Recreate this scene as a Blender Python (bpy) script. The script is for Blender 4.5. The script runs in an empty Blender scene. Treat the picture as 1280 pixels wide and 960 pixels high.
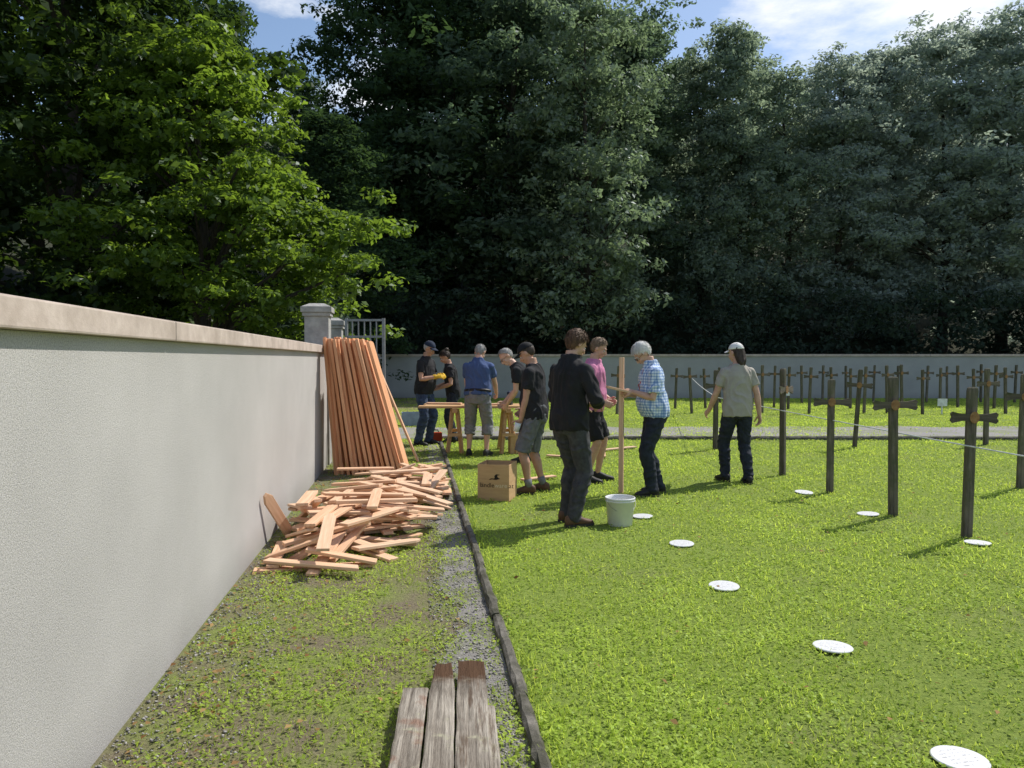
import bpy, bmesh, math, random
import numpy as np
from mathutils import Vector, Matrix, noise
R=math.radians
random.seed(7)
ZOOM=None
scene=bpy.context.scene
COL=scene.collection
F=930.; H0=1.48; PITCH=math.atan(31/930)
def ray(px,py):
    dx=(px-640)/F; dy=(480-py)/F
    return Vector((dx, math.cos(PITCH)+dy*math.sin(PITCH), -math.sin(PITCH)+dy*math.cos(PITCH)))
def gp(px,py,z=0.):
    d=ray(px,py); t=(z-H0)/d.z
    return Vector((d.x*t,d.y*t,z))
def dp(px,py,Y):
    d=ray(px,py); t=Y/d.y
    return Vector((0,0,H0))+d*t
def wallx(Y): return -1.168-.136*Y
def kerbx(Y): return .46-.131*Y

# ------------------------------------------------------------------ materials
def nt(name):
    m=bpy.data.materials.new(name); m.use_nodes=True
    t=m.node_tree; t.nodes.clear()
    out=t.nodes.new('ShaderNodeOutputMaterial')
    return m,t,out
def ramp(t,fac,c1,c2,lo=.35,hi=.65):
    r=t.nodes.new('ShaderNodeValToRGB'); e=r.color_ramp.elements
    e[0].position=lo; e[1].position=hi
    e[0].color=(*c1,1); e[1].color=(*c2,1)
    t.links.new(fac,r.inputs[0]); return r.outputs[0]
def coords(t,stretch=(1,1,1)):
    tc=t.nodes.new('ShaderNodeTexCoord'); mp=t.nodes.new('ShaderNodeMapping')
    mp.inputs['Scale'].default_value=stretch
    t.links.new(tc.outputs['Object'],mp.inputs[0]); return mp.outputs[0]
def nz(t,vec,scale,detail=5,rough=.6):
    n=t.nodes.new('ShaderNodeTexNoise'); n.inputs['Scale'].default_value=scale
    n.inputs['Detail'].default_value=detail; n.inputs['Roughness'].default_value=rough
    t.links.new(vec,n.inputs['Vector']); return n.outputs['Fac']
def mixc(t,fac,a,b,mode='MIX'):
    m=t.nodes.new('ShaderNodeMix'); m.data_type='RGBA'; m.blend_type=mode
    if isinstance(fac,float): m.inputs[0].default_value=fac
    else: t.links.new(fac,m.inputs[0])
    for s,v in ((6,a),(7,b)):
        if isinstance(v,tuple): m.inputs[s].default_value=(*v,1)
        else: t.links.new(v,m.inputs[s])
    return m.outputs[2]
def pmat(name,c1,c2=None,scale=8,rough=.8,bump=0,bscale=40,stretch=(1,1,1),lo=.35,hi=.65,rand=0.,metal=0.,c3=None,s3=2.,spec=.3):
    m,t,out=nt(name); p=t.nodes.new('ShaderNodeBsdfPrincipled')
    t.links.new(p.outputs[0],out.inputs[0])
    p.inputs['Roughness'].default_value=rough; p.inputs['Metallic'].default_value=metal
    p.inputs['Specular IOR Level'].default_value=spec
    v=coords(t,stretch)
    if c2 is None: c2=tuple(x*.75 for x in c1)
    c=ramp(t,nz(t,v,scale),c1,c2,lo,hi)
    if c3:
        v2=coords(t)
        f=ramp(t,nz(t,v2,s3,4),(0,0,0),(1,1,1),.45,.7)
        c=mixc(t,f,c,c3)
    if rand:
        oi=t.nodes.new('ShaderNodeObjectInfo'); mr=t.nodes.new('ShaderNodeMapRange')
        mr.inputs[3].default_value=1-rand; mr.inputs[4].default_value=1+rand
        t.links.new(oi.outputs['Random'],mr.inputs[0])
        hs=t.nodes.new('ShaderNodeHueSaturation'); t.links.new(mr.outputs[0],hs.inputs['Value'])
        t.links.new(c,hs.inputs['Color']); c=hs.outputs[0]
    t.links.new(c,p.inputs['Base Color'])
    if bump:
        b=t.nodes.new('ShaderNodeBump'); b.inputs['Strength'].default_value=bump; b.inputs['Distance'].default_value=.01
        t.links.new(nz(t,v,bscale,6,.65),b.inputs['Height']); t.links.new(b.outputs[0],p.inputs['Normal'])
    return m
def leafmat(name,ca,cb,tcol,fac=.4,gloss=.05):
    m,t,out=nt(name)
    a=t.nodes.new('ShaderNodeAttribute'); a.attribute_name='tint'
    c=mixc(t,a.outputs['Fac'],ca,cb)
    d=t.nodes.new('ShaderNodeBsdfDiffuse'); t.links.new(c,d.inputs[0])
    tr=t.nodes.new('ShaderNodeBsdfTranslucent'); t.links.new(mixc(t,a.outputs['Fac'],tuple(x*.6 for x in tcol),tcol),tr.inputs[0])
    m1=t.nodes.new('ShaderNodeMixShader'); m1.inputs[0].default_value=fac
    t.links.new(d.outputs[0],m1.inputs[1]); t.links.new(tr.outputs[0],m1.inputs[2])
    if gloss:
        g=t.nodes.new('ShaderNodeBsdfGlossy'); g.inputs['Roughness'].default_value=.45; g.inputs[0].default_value=(.7,.75,.8,1)
        m2=t.nodes.new('ShaderNodeMixShader'); m2.inputs[0].default_value=gloss
        t.links.new(m1.outputs[0],m2.inputs[1]); t.links.new(g.outputs[0],m2.inputs[2])
        t.links.new(m2.outputs[0],out.inputs[0])
    else: t.links.new(m1.outputs[0],out.inputs[0])
    return m

# ------------------------------------------------------------------ object helpers
def tag(o,label=None,cat=None,group=None,kind=None):
    if label: o['label']=label
    if cat: o['category']=cat
    if group: o['group']=group
    if kind: o['kind']=kind
    return o
def thing(name,label,cat,loc=(0,0,0),rotz=0.,group=None):
    o=bpy.data.objects.new(name,None); COL.objects.link(o); o.empty_display_size=.1
    o.location=loc; o.rotation_euler=(0,0,rotz)
    return tag(o,label,cat,group)
def dup(o,loc,rot,label,group=None,scale=None):
    r=o.copy(); COL.objects.link(r); r.location=loc; r.rotation_euler=rot
    r['label']=label
    if group: r['group']=group
    if scale: r.scale=scale
    for ch in list(o.children):
        c=ch.copy(); COL.objects.link(c); c.parent=r
        for g in list(ch.children):
            d=g.copy(); COL.objects.link(d); d.parent=c
    return r
def linkmesh(name,me,mat,parent=None,smooth=False):
    o=bpy.data.objects.new(name,me); COL.objects.link(o)
    if mat:
        me.materials.clear(); me.materials.append(mat)
    if parent: o.parent=parent
    if smooth: me.polygons.foreach_set('use_smooth',[True]*len(me.polygons))
    return o
class MB:
    def __init__(s): s.v=[]; s.f=[]
    def add(s,vs,fs):
        n=len(s.v); s.v+= [tuple(p) for p in vs]; s.f+=[tuple(i+n for i in f) for f in fs]
    def box(s,c,size,rot=None):
        c=Vector(c); h=Vector(size)/2; vs=[]
        for z in (-1,1):
            for y in (-1,1):
                for x in (-1,1):
                    p=Vector((x*h.x,y*h.y,z*h.z))
                    if rot: p=rot@p
                    vs.append(c+p)
        s.add(vs,[(0,2,3,1),(4,5,7,6),(0,1,5,4),(2,6,7,3),(0,4,6,2),(1,3,7,5)])
    def loft(s,rings,cap=True):
        n=len(rings[0]); vs=[p for r in rings for p in r]; fs=[]
        for i in range(len(rings)-1):
            for j in range(n):
                k=(j+1)%n
                fs.append((i*n+j,i*n+k,(i+1)*n+k,(i+1)*n+j))
        if cap:
            fs.append(tuple(range(n-1,-1,-1))); b=(len(rings)-1)*n; fs.append(tuple(range(b,b+n)))
        s.add(vs,fs)
    def tube(s,pts,rad,n=12,round_=True):
        pts=[Vector(p) for p in pts]; m=len(pts)
        T=[]
        for i in range(m):
            a=pts[max(0,i-1)]; b=pts[min(m-1,i+1)]; T.append((b-a).normalized())
        ref=Vector((1,0,0)) if abs(T[0].x)<.8 else Vector((0,1,0))
        u=(ref-T[0]*ref.dot(T[0])).normalized(); rings=[]
        def ring(c,u,v,r): return [c+u*(r*math.cos(2*math.pi*j/n))+v*(r*math.sin(2*math.pi*j/n)) for j in range(n)]
        for i in range(m):
            u=(u-T[i]*u.dot(T[i])).normalized(); v=T[i].cross(u); r=rad[i]
            if i==0 and round_:
                for a in (75,45,20): rings.append(ring(pts[0]-T[0]*r*math.sin(R(a)),u,v,r*math.cos(R(a))))
            rings.append(ring(pts[i],u,v,r))
            if i==m-1 and round_:
                for a in (20,45,75): rings.append(ring(pts[i]+T[i]*r*math.sin(R(a)),u,v,r*math.cos(R(a))))
        s.loft(rings)
    def ell(s,c,r,M=None,n=14,k=9):
        c=Vector(c); rings=[]
        for i in range(1,k):
            a=math.pi*i/k-math.pi/2; ring=[]
            for j in range(n):
                b=2*math.pi*j/n
                ring.append(c+Vector((r[0]*math.cos(a)*math.cos(b),r[1]*math.cos(a)*math.sin(b),r[2]*math.sin(a))))
            if M: ring=[M@p for p in ring]
            rings.append(ring)
        s.loft(rings)
    def lathe(s,prof,c=(0,0,0),n=32):
        c=Vector(c)
        s.loft([[c+Vector((r*math.cos(2*math.pi*j/n),r*math.sin(2*math.pi*j/n),z)) for j in range(n)] for r,z in prof])
    def mesh(s,name):
        me=bpy.data.meshes.new(name); me.from_pydata(s.v,[],s.f); me.update(); return me
    def build(s,name,mat,parent=None,smooth=False,bevel=0):
        me=s.mesh(name)
        if bevel:
            bm=bmesh.new(); bm.from_mesh(me)
            bmesh.ops.recalc_face_normals(bm,faces=bm.faces)
            bmesh.ops.bevel(bm,geom=bm.edges[:],offset=bevel,segments=2,affect='EDGES',profile=.6)
            bm.to_mesh(me); bm.free()
        return linkmesh(name,me,mat,parent,smooth)
def remesh(mb,name,mat,parent,voxel=.007,it=3,wr=0.,wscale=(9,9,5),seed=0.):
    me=mb.mesh('tmp'); bm=bmesh.new(); bm.from_mesh(me); bmesh.ops.recalc_face_normals(bm,faces=bm.faces); bm.to_mesh(me); bm.free()
    o=bpy.data.objects.new('tmp',me); COL.objects.link(o)
    m=o.modifiers.new('r','REMESH'); m.mode='VOXEL'; m.voxel_size=voxel; m.adaptivity=0
    sm=o.modifiers.new('s','SMOOTH'); sm.factor=.5; sm.iterations=it
    dg=bpy.context.evaluated_depsgraph_get()
    me2=bpy.data.meshes.new_from_object(o.evaluated_get(dg))
    bpy.data.objects.remove(o); bpy.data.meshes.remove(me)
    me2.name=name
    if wr:
        sv=Vector((seed,seed*1.7,seed*.3))
        nn=[v.normal.copy() for v in me2.vertices]
        for v,q in zip(me2.vertices,nn):
            p=v.co
            w=noise.noise(Vector((p.x*5,p.y*5,p.z*4))-sv)
            a=noise.noise(Vector((p.x*wscale[0]+w*1.5,p.y*wscale[1],p.z*wscale[2]+p.x*5+w))+sv)
            b=noise.noise(Vector((p.x*22,p.y*22,p.z*18+p.x*11))+sv)
            v.co=p+q*(wr*(1.05-min(1.,abs(a)*2.6)*1.5)+wr*.4*b*(.6+w))
        me2.update()
    return linkmesh(name,me2,mat,parent,True)
def npmesh(name,V,quads,tint,mat,parent=None):
    me=bpy.data.meshes.new(name); n=len(V); k=quads.shape[1]
    me.vertices.add(n); me.vertices.foreach_set('co',np.ascontiguousarray(V,dtype=np.float32).ravel())
    me.loops.add(quads.size); me.loops.foreach_set('vertex_index',quads.astype(np.int32).ravel())
    me.polygons.add(len(quads)); me.polygons.foreach_set('loop_start',np.arange(0,quads.size,k,dtype=np.int32))
    a=me.attributes.new('tint','FLOAT','POINT'); a.data.foreach_set('value',tint.astype(np.float32))
    me.update(calc_edges=True); me.validate()
    return linkmesh(name,me,mat,parent)
def vnoise(x,y,seed=0):
    xi=np.floor(x).astype(np.int64); yi=np.floor(y).astype(np.int64); fx=x-xi; fy=y-yi
    fx=fx*fx*(3-2*fx); fy=fy*fy*(3-2*fy)
    def h(a,b):
        q=np.sin(a*127.1+b*311.7+seed*74.7)*43758.5453
        return q-np.floor(q)
    return (h(xi,yi)*(1-fx)+h(xi+1,yi)*fx)*(1-fy)+(h(xi,yi+1)*(1-fx)+h(xi+1,yi+1)*fx)*fy

# ------------------------------------------------------------------ people
skin=pmat('skin',(.6,.37,.27),(.52,.3,.21),scale=14,rough=.5)
skin_tan=pmat('skin_tan',(.5,.29,.2),(.42,.235,.155),scale=14,rough=.5)
black_cloth=pmat('black_cloth',(.014,.014,.016),(.022,.022,.025),rough=.9,bump=.2,bscale=120)
jacket_cloth=pmat('jacket_cloth',(.012,.012,.014),(.018,.018,.02),rough=.85,bump=.2,bscale=100)
blue_cloth=pmat('blue_cloth',(.055,.085,.19),(.065,.105,.23),rough=.9,bump=.2,bscale=120)
pink_cloth=pmat('pink_cloth',(.5,.17,.3),(.56,.22,.35),rough=.9,bump=.2,bscale=120)
beige_cloth=pmat('beige_cloth',(.33,.3,.26),(.39,.36,.31),rough=.9,bump=.2,bscale=120)
jeans_blue=pmat('jeans_blue',(.03,.045,.085),(.06,.085,.14),scale=20,rough=.9,bump=.2,bscale=160)
jeans_dark=pmat('jeans_dark',(.014,.018,.028),(.03,.036,.05),scale=20,rough=.9,bump=.2,bscale=160)
jeans_grey=pmat('jeans_grey',(.035,.034,.037),(.065,.066,.07),scale=20,rough=.9,bump=.2,bscale=160)
grey_cloth=pmat('grey_cloth',(.17,.17,.18),(.22,.22,.23),scale=20,rough=.9,bump=.2,bscale=160)
shorts_grey=pmat('shorts_grey',(.11,.115,.12),(.16,.16,.17),scale=20,rough=.9,bump=.2,bscale=160)
shoe_brown=pmat('shoe_brown',(.09,.045,.025),(.13,.07,.04),rough=.6)
shoe_black=pmat('shoe_black',(.015,.015,.016),(.03,.03,.03),rough=.6)
sole_mat=pmat('sole_rubber',(.05,.045,.04),rough=.8)
hair_brown=pmat('hair_brown',(.06,.032,.017),(.16,.09,.05),scale=60,rough=.6,bump=.6,bscale=150,stretch=(1,1,.3))
hair_light=pmat('hair_light',(.14,.09,.055),(.26,.18,.115),scale=60,rough=.6,bump=.6,bscale=150,stretch=(1,1,.3))
hair_dark=pmat('hair_dark',(.03,.02,.014),(.065,.043,.03),scale=60,rough=.5,bump=.6,bscale=150,stretch=(1,1,.3))
hair_grey=pmat('hair_grey',(.26,.25,.24),(.45,.44,.42),scale=60,rough=.7,bump=.6,bscale=150,stretch=(1,1,.3))
hair_white=pmat('hair_white',(.62,.6,.57),(.84,.83,.8),scale=50,rough=.7,bump=.9,bscale=120,stretch=(1,1,.3))
cap_navy=pmat('cap_navy',(.02,.03,.06),rough=.85)
cap_black=pmat('cap_black',(.013,.013,.015),rough=.85)
cap_white=pmat('cap_white',(.75,.74,.71),(.68,.67,.64),rough=.85)
eye_mat=pmat('eye_white',(.7,.68,.65),rough=.3); iris_mat=pmat('iris_dark',(.03,.02,.015),rough=.3)
lip_mat=pmat('lip',(.4,.18,.14),rough=.5)
yellow_mat=pmat('yellow_glove',(.7,.45,.03),(.6,.36,.03),rough=.8)
belt_mat=pmat('belt_leather',(.02,.015,.012),rough=.5)
glass_mat=pmat('glasses_frame',(.02,.02,.02),rough=.4)
red_mat=pmat('red_plastic',(.45,.06,.025),(.38,.05,.02),rough=.45)
def plaid():
    m,t,out=nt('plaid_cloth'); p=t.nodes.new('ShaderNodeBsdfPrincipled'); t.links.new(p.outputs[0],out.inputs[0])
    p.inputs['Roughness'].default_value=.9
    v=coords(t); fs=[]
    for d,s in (('X',10.5),('Y',10.5),('Z',10.)):
        w=t.nodes.new('ShaderNodeTexWave'); w.bands_direction=d; w.inputs['Scale'].default_value=s; w.inputs['Distortion'].default_value=.3
        w.inputs['Detail'].default_value=0
        t.links.new(v,w.inputs[0]); fs.append(w.outputs['Fac'])
    c=ramp(t,fs[0],(.72,.77,.84),(.34,.45,.64),.5,.66)
    c2=ramp(t,fs[2],(1,1,1),(.5,.61,.8),.55,.68)
    c3=ramp(t,fs[1],(1,1,1),(.65,.73,.87),.55,.68)
    t.links.new(mixc(t,1.,mixc(t,1.,c,c2,'MULTIPLY'),c3,'MULTIPLY'),p.inputs['Base Color']); return m
plaid_cloth=plaid()

def Tm(v): return Matrix.Translation(Vector(v))
def ik(a,b,l1,l2,pole):
    d=b-a; L=min(d.length,.995*(l1+l2)); L=max(L,abs(l1-l2)+.02); d=d.normalized()
    x=(l1*l1-l2*l2+L*L)/(2*L); h=math.sqrt(max(0,l1*l1-x*x))
    p=pole-d*pole.dot(d)
    if p.length<1e-4: p=Vector((0,-1,0))-d*d.dot(Vector((0,-1,0)))
    return a+d*x+p.normalized()*h, a+d*L
def dome(c,r,cond,M,rings=12,segs=36,amp=0.,nscale=40,tuck=.88,strands=0,slen=.03):
    c=Vector(c)
    mb=MB()
    lim=[]
    for j in range(segs):
        b=2*math.pi*j/segs; th=0
        while th<170:
            p=Vector((r[0]*math.sin(R(th))*math.cos(b),r[1]*math.sin(R(th))*math.sin(b),r[2]*math.cos(R(th))))
            if not cond(p): break
            th+=1
        lim.append(max(th,8))
    R_=[]
    for i in range(1,rings+2):
        ring=[]
        for j in range(segs):
            b=2*math.pi*j/segs; k=1.
            th=lim[j]*min(i,rings)/rings
            if i==rings+1: k=tuck
            p=Vector((r[0]*math.sin(R(th))*math.cos(b),r[1]*math.sin(R(th))*math.sin(b),r[2]*math.cos(R(th))))*k
            if amp and i<=rings: p*=1+amp*noise.noise(p*nscale)+amp*.7*noise.noise(p*nscale*2.3+Vector((3,1,7)))+amp*.5
            ring.append(M@(c+p))
        R_.append(ring)
    mb.loft(R_[::-1])
    rs=random.Random(11)
    for _ in range(strands):
        j=rs.randrange(segs); b=2*math.pi*(j+rs.random())/segs; th=lim[j]*math.sqrt(rs.random())
        def sp(th,k=1.): return Vector((r[0]*math.sin(R(th))*math.cos(b),r[1]*math.sin(R(th))*math.sin(b),r[2]*math.cos(R(th))))*k
        p=sp(th,1.0); nrm=p.normalized(); tg=(sp(th+4)-p).normalized()
        tg=(tg+Vector((rs.gauss(0,.45),rs.gauss(-.25,.4),rs.gauss(0,.3)))); tg=(tg-nrm*tg.dot(nrm)).normalized()
        sd=nrm.cross(tg); L=slen*rs.uniform(.6,1.5); w=.0035
        q=p+tg*L*.55+nrm*rs.uniform(.004,.012); e=p+tg*L+nrm*rs.uniform(.0,.012)
        vs=[p-sd*w,p+sd*w,q-sd*w*.9,q+sd*w*.9,e]
        mb.add([M@(c+x) for x in vs],[(0,1,3,2),(2,3,4)])
    return mb

def hand(mb,w,d,n,th,curl=35,spread=1.):
    d=d.normalized(); n=(n-d*n.dot(d)).normalized(); s=d.cross(n).normalized()
    if s.dot(th)<0: s=-s
    tgt=mb
    def ringp(c,hw,hd): return [c+s*(hw*math.cos(2*math.pi*j/12))+n*(hd*math.sin(2*math.pi*j/12)) for j in range(12)]
    tgt.loft([ringp(w-d*.02,.026,.02),ringp(w+d*.01,.03,.02),ringp(w+d*.045,.04,.018),ringp(w+d*.085,.042,.016),ringp(w+d*.098,.036,.011)])
    for k,(off,L) in enumerate(((.033,.074),(.011,.084),(-.011,.078),(-.033,.06))):
        p=w+d*(.088-.004*abs(k-1))+s*off; pts=[p-d*.02,p]; a=R(8)
        for seg,fr in enumerate((.45,.32,.23)):
            a+=R(curl)*(1 if seg else .7)
            dd=(d*math.cos(a)+n*math.sin(a)+s*off*.9*spread).normalized(); pts.append(pts[-1]+dd*L*fr)
        tgt.tube(pts,[.009,.0092,.0088,.008,.007],8)
    p=w+d*.02+s*.026; d1=(d*.65+s*.65+n*.35).normalized(); d2=(d*.85+s*.3+n*.5).normalized()
    tgt.tube([p,p+d1*.04,p+d1*.04+d2*.032,p+d1*.04+d2*.058],[.013,.012,.0105,.008],8)

TORSO=[(.84,.13,.095,0),(.90,.158,.108,-.004),(.97,.168,.112,-.004),(1.06,.155,.1,0),(1.15,.152,.1,.004),(1.26,.166,.112,.004),(1.34,.172,.112,0),(1.39,.158,.096,-.006),(1.43,.118,.078,-.01),(1.465,.08,.064,-.01),(1.50,.057,.056,-.006),(1.56,.054,.055,.004)]
def person(label,feet,heading,H,pose,wear):
    s=H/1.75
    root=thing('person',label,'person',(feet[0],feet[1],0),R(heading)); root.scale=(s,s,s)
    lean=R(pose.get('lean',0)); tw=R(pose.get('twist',0)); hy=pose.get('hipy',0.); hz=pose.get('hipz',0.)
    MP=Tm((0,hy,hz)); W=wear.get('w',1.); belly=wear.get('belly',0.)
    MU=Tm((0,hy,.95+hz))@Matrix.Rotation(tw,4,'Z')@Matrix.Rotation(-lean,4,'X')@Tm((0,0,-.95))
    nk=Vector((0,-.005,1.535))
    MH=MU@Tm(nk)@Matrix.Rotation(R(pose.get('hyaw',0)),4,'Z')@Matrix.Rotation(-R(pose.get('hpitch',0)),4,'X')@Tm(-nk)
    seed=random.random()*50
    def rings(lst,inf,n=20):
        out=[]
        for z,a,b,y in lst:
            k=math.exp(-((z-1.06)/.13)**2)
            M=MP if z<.93 else MU
            bb=b+inf+belly*k*.6; yy=y+belly*k*.45
            out.append([M@Vector(((a*W+inf+belly*.2*k)*math.cos(2*math.pi*j/n),yy+bb*math.sin(2*math.pi*j/n),z)) for j in range(n)])
        return out
    body=MB(); sk=wear.get('skin',skin)
    body.loft(rings(TORSO,0))
    # head
    body.ell((0,-.008,1.657),(.074,.094,.094),MH); body.ell((0,.026,1.612),(.058,.066,.082),MH)
    body.ell((0,.058,1.553),(.03,.032,.026),MH); body.ell((0,.074,1.658),(.045,.02,.014),MH)
    body.ell((0,.02,1.57),(.052,.055,.04),MH)
    body.tube([MH@Vector((0,.088,1.645)),MH@Vector((0,.104,1.615)),MH@Vector((0,.108,1.603))],[.009,.012,.015],8)
    body.ell((-.01,.09,1.576),(.02,.012,.012),MH); body.ell((.01,.09,1.576),(.02,.012,.012),MH)
    for q in (-1,1):
        body.ell((q*.078,-.006,1.628),(.011,.02,.032),MH)
        body.ell((q*.036,.072,1.605),(.022,.018,.02),MH)
    # arms
    A={}
    for q,key in ((-1,'L'),(1,'R')):
        sh=MU@Vector((q*.172*W,0,1.385)); inn=MU@Vector((q*.11*W,-.005,1.395))
        tg=pose.get('h'+key,(q*.26,.05,.82)); pole=Vector(pose.get('p'+key,(q*.6,-.7,-.4)))
        el,wr=ik(sh,Vector(tg),.285,.255,pole)
        body.tube([inn,sh,sh.lerp(el,.35),sh.lerp(el,.75),el,el.lerp(wr,.25),el.lerp(wr,.65),wr],[.05,.05,.047,.042,.038,.042,.034,.026],12)
        fd=(wr-el).normalized(); hd=Vector(pose['d'+key]).normalized() if 'd'+key in pose else fd
        n=Vector(pose['n'+key]) if 'n'+key in pose else Vector((-q,0,-.15))
        hand(body,wr,hd,n,Vector((0,.8,.5)),pose.get('c'+key,28))
        A[key]=(inn,sh,el,wr,hd,n)
    # legs
    G={}
    for q,key in ((-1,'L'),(1,'R')):
        hp=MP@Vector((q*.088*W,0,.9)); f=pose.get('f'+key,(q*.105,0,0)); yaw=R(f[2])
        an=Vector((f[0],f[1],.085)); 
        kn,an=ik(hp,an,.425,.42,Vector((-math.sin(yaw)*1,1,0)))
        body.tube([hp+Vector((0,0,.02)),hp.lerp(kn,.2),hp.lerp(kn,.6),kn,kn.lerp(an,.12),kn.lerp(an,.33)+Vector((0,-.012,0)),kn.lerp(an,.7),an],[.088,.088,.07,.054,.052,.057,.04,.034],14)
        fw=Vector((-math.sin(yaw),math.cos(yaw),0))
        body.tube([an+Vector((0,0,-.02))-fw*.02,an+fw*.06+Vector((0,0,-.045)),an+fw*.14+Vector((0,0,-.058))],[.034,.03,.02],10)
        G[key]=(hp,kn,an,fw)
    b=remesh(body,'body',sk,root,.0058,3)
    # face
    for q in (-1,1):
        e=MB(); e.ell((q*.03,.079,1.634),(.0125,.0125,.009),MH,10,7); eo=e.build('eye',eye_mat,root,True)
        i=MB(); i.ell((q*.03,.0885,1.634),(.0062,.004,.0062),MH,10,7); i.build('iris',iris_mat,eo,True)
    l=MB(); l.ell((0,.0985,1.579),(.024,.006,.0045),MH,10,7); l.ell((0,.0975,1.5715),(.02,.006,.005),MH,10,7); l.build('lips',lip_mat,root,True)
    for q in (-1,1):
        e=MB(); e.tube([MH@Vector((q*.014,.093,1.655)),MH@Vector((q*.032,.091,1.66)),MH@Vector((q*.05,.078,1.655))],[.004,.005,.003],6); e.build('eyebrow',wear.get('hair',hair_dark),root,True)
    # top
    top=MB(); inf=wear.get('inf',.016); hem=wear.get('hem',.86)
    tl=[(hem,.172,.118,0),(.93,.176,.122,0),(.99,.174,.12,0),(1.08,.163,.11,0),(1.16,.16,.108,.003),(1.26,.17,.115,.004),(1.34,.173,.114,0),(1.39,.158,.098,-.006),(1.43,.12,.08,-.01),(1.462,.085,.068,-.01),(1.488,.064,.062,-.007)]
    if wear.get('collar'): tl+= [(1.515,.06,.062,-.004)]
    top.loft(rings(tl,inf,24))
    sl=wear.get('sleeve',.62)
    for key in 'LR':
        inn,sh,el,wr,hd,n=A[key]
        if sl<=1: pts=[inn,sh,sh.lerp(el,sl*.5),sh.lerp(el,sl)]; rd=[.062,.063,.063,.066]
        else: pts=[inn,sh,sh.lerp(el,.5),el,el.lerp(wr,.4),el.lerp(wr,.85),el.lerp(wr,1.)]; rd=[.065,.067,.063,.057,.056,.046,.042]
        top.tube(pts,rd,14,False)
        top.ell(sh,(.06,.06,.06))
    tname=wear.get('top','shirt')
    remesh(top,tname,wear['top_mat'],root,.0085,3,wear.get('wr',.009),seed=seed)
    # bottom
    bot=MB(); fit=wear.get('fit',1.)
    bl=[(.81,.12,.1,0),(.86,.16,.112,-.004),(.92,.168,.116,-.004),(.98,.168,.114,-.003),(1.02,.162,.108,-.002)]
    bot.loft(rings(bl,.011,24))
    short=wear.get('shorts')
    for key in 'LR':
        hp,kn,an,fw=G[key]
        if short:
            en=hp.lerp(kn,short) if short<=1 else kn.lerp(an,short-1)
            md=hp.lerp(kn,.55)
            pts=[hp+Vector((0,0,.02)),hp.lerp(kn,.2),md,en] if short<=1.05 else [hp+Vector((0,0,.02)),hp.lerp(kn,.2),md,kn,en]
            bot.tube(pts,[.098,.102,.096,.094] if short<=1.05 else [.098,.102,.096,.088,.084],14,False)
        else:
            bot.tube([hp+Vector((0,0,.02)),hp.lerp(kn,.2),hp.lerp(kn,.6),kn.lerp(hp,.12),kn,kn.lerp(an,.12),kn.lerp(an,.35)+Vector((0,-.01,0)),kn.lerp(an,.7),an+Vector((0,0,-.035))],[.099*fit,.102*fit,.09*fit,.08*fit,.078*fit,.077*fit,.077*fit,.066*fit,.064*fit],14,False)
    remesh(bot,'shorts' if short else 'trousers',wear['bot_mat'],root,.0085,2,.008,(6,6,12),seed+9)
    if wear.get('belt'):
        bb=MB(); bb.loft(rings([(.985,.17,.116,-.003),(1.02,.168,.114,-.003)],.02 if not wear.get('tuck') else .024,28)); bb.build('belt',belt_mat,root,True)
    # shoes
    for key in 'LR':
        hp,kn,an,fw=G[key]; sd=Vector((fw.y,-fw.x,0)); base=Vector((an.x,an.y,0)); up=Vector((0,0,1))
        sm=MB(); rr=[]
        for y,w,h in ((-.075,.016,.06),(-.068,.03,.085),(-.03,.038,.105),(.02,.04,.105),(.07,.043,.08),(.12,.047,.058),(.165,.043,.046),(.192,.03,.036),(.203,.012,.024)):
            cc=base+fw*y+up*(.012+h/2)
            rr.append([cc+sd*(w*math.copysign(abs(math.cos(2*math.pi*j/14))**.75,math.cos(2*math.pi*j/14)))+up*(h/2*math.sin(2*math.pi*j/14)) for j in range(14)])
        sm.loft(rr); so=sm.build('shoe',wear['shoe_mat'],root,True)
        sl_=MB(); top_r=[];bot_r=[]
        out=[(-.08,.0),(-.074,.028),(-.03,.04),(.05,.043),(.12,.05),(.17,.046),(.2,.03),(.21,0),(.2,-.03),(.17,-.046),(.12,-.05),(.05,-.043),(-.03,-.04),(-.074,-.028)]
        for y,x in out:
            bot_r.append(base+fw*y+sd*x+up*.002); top_r.append(base+fw*y+sd*x+up*.026)
        sl_.loft([bot_r,top_r]); sl_.build('sole',wear.get('sole_mat',sole_mat),so)
        if wear.get('socks'):
            kk=MB(); kk.tube([an,an.lerp(kn,.22)],[.042,.046],12,False); kk.build('sock',wear['socks'],root,True)
    # hair / cap
    hm=wear.get('hair'); st=wear.get('hstyle','short')
    if hm:
        k=wear.get('hk',1.); z0=wear.get('hz0',0.)
        rad=(.081*k,.101*k,.099*k)
        def cond(p):
            if p.y>.03: return p.z>.0+z0+.75*p.y
            if p.y>-.02: return p.z>-.04+z0+ (p.y+.02)*1.2
            return p.z>-.085+z0*.5
        hb=dome((0,-.012,1.662),rad,cond,MH,16,48,wear.get('hamp',.05),34,.88,0 if wear.get('cap') else wear.get('strands',900),wear.get('slen',.022))
        hb.build('hair',hm,root,True)
        if st=='long':
            x=MB()
            x.loft([[MH@Vector((a*math.cos(2*math.pi*j/16),-.05+b_*math.sin(2*math.pi*j/16)+dy,z)) for j in range(16)] for z,a,b_,dy in ((1.69,.072,.05,0),(1.63,.08,.054,0),(1.57,.078,.05,-.008),(1.51,.068,.04,-.016),(1.47,.045,.026,-.022),(1.45,.022,.014,-.024))])
            remesh(x,'long_hair',hm,root,.008,2,.007,(30,30,6))
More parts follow.
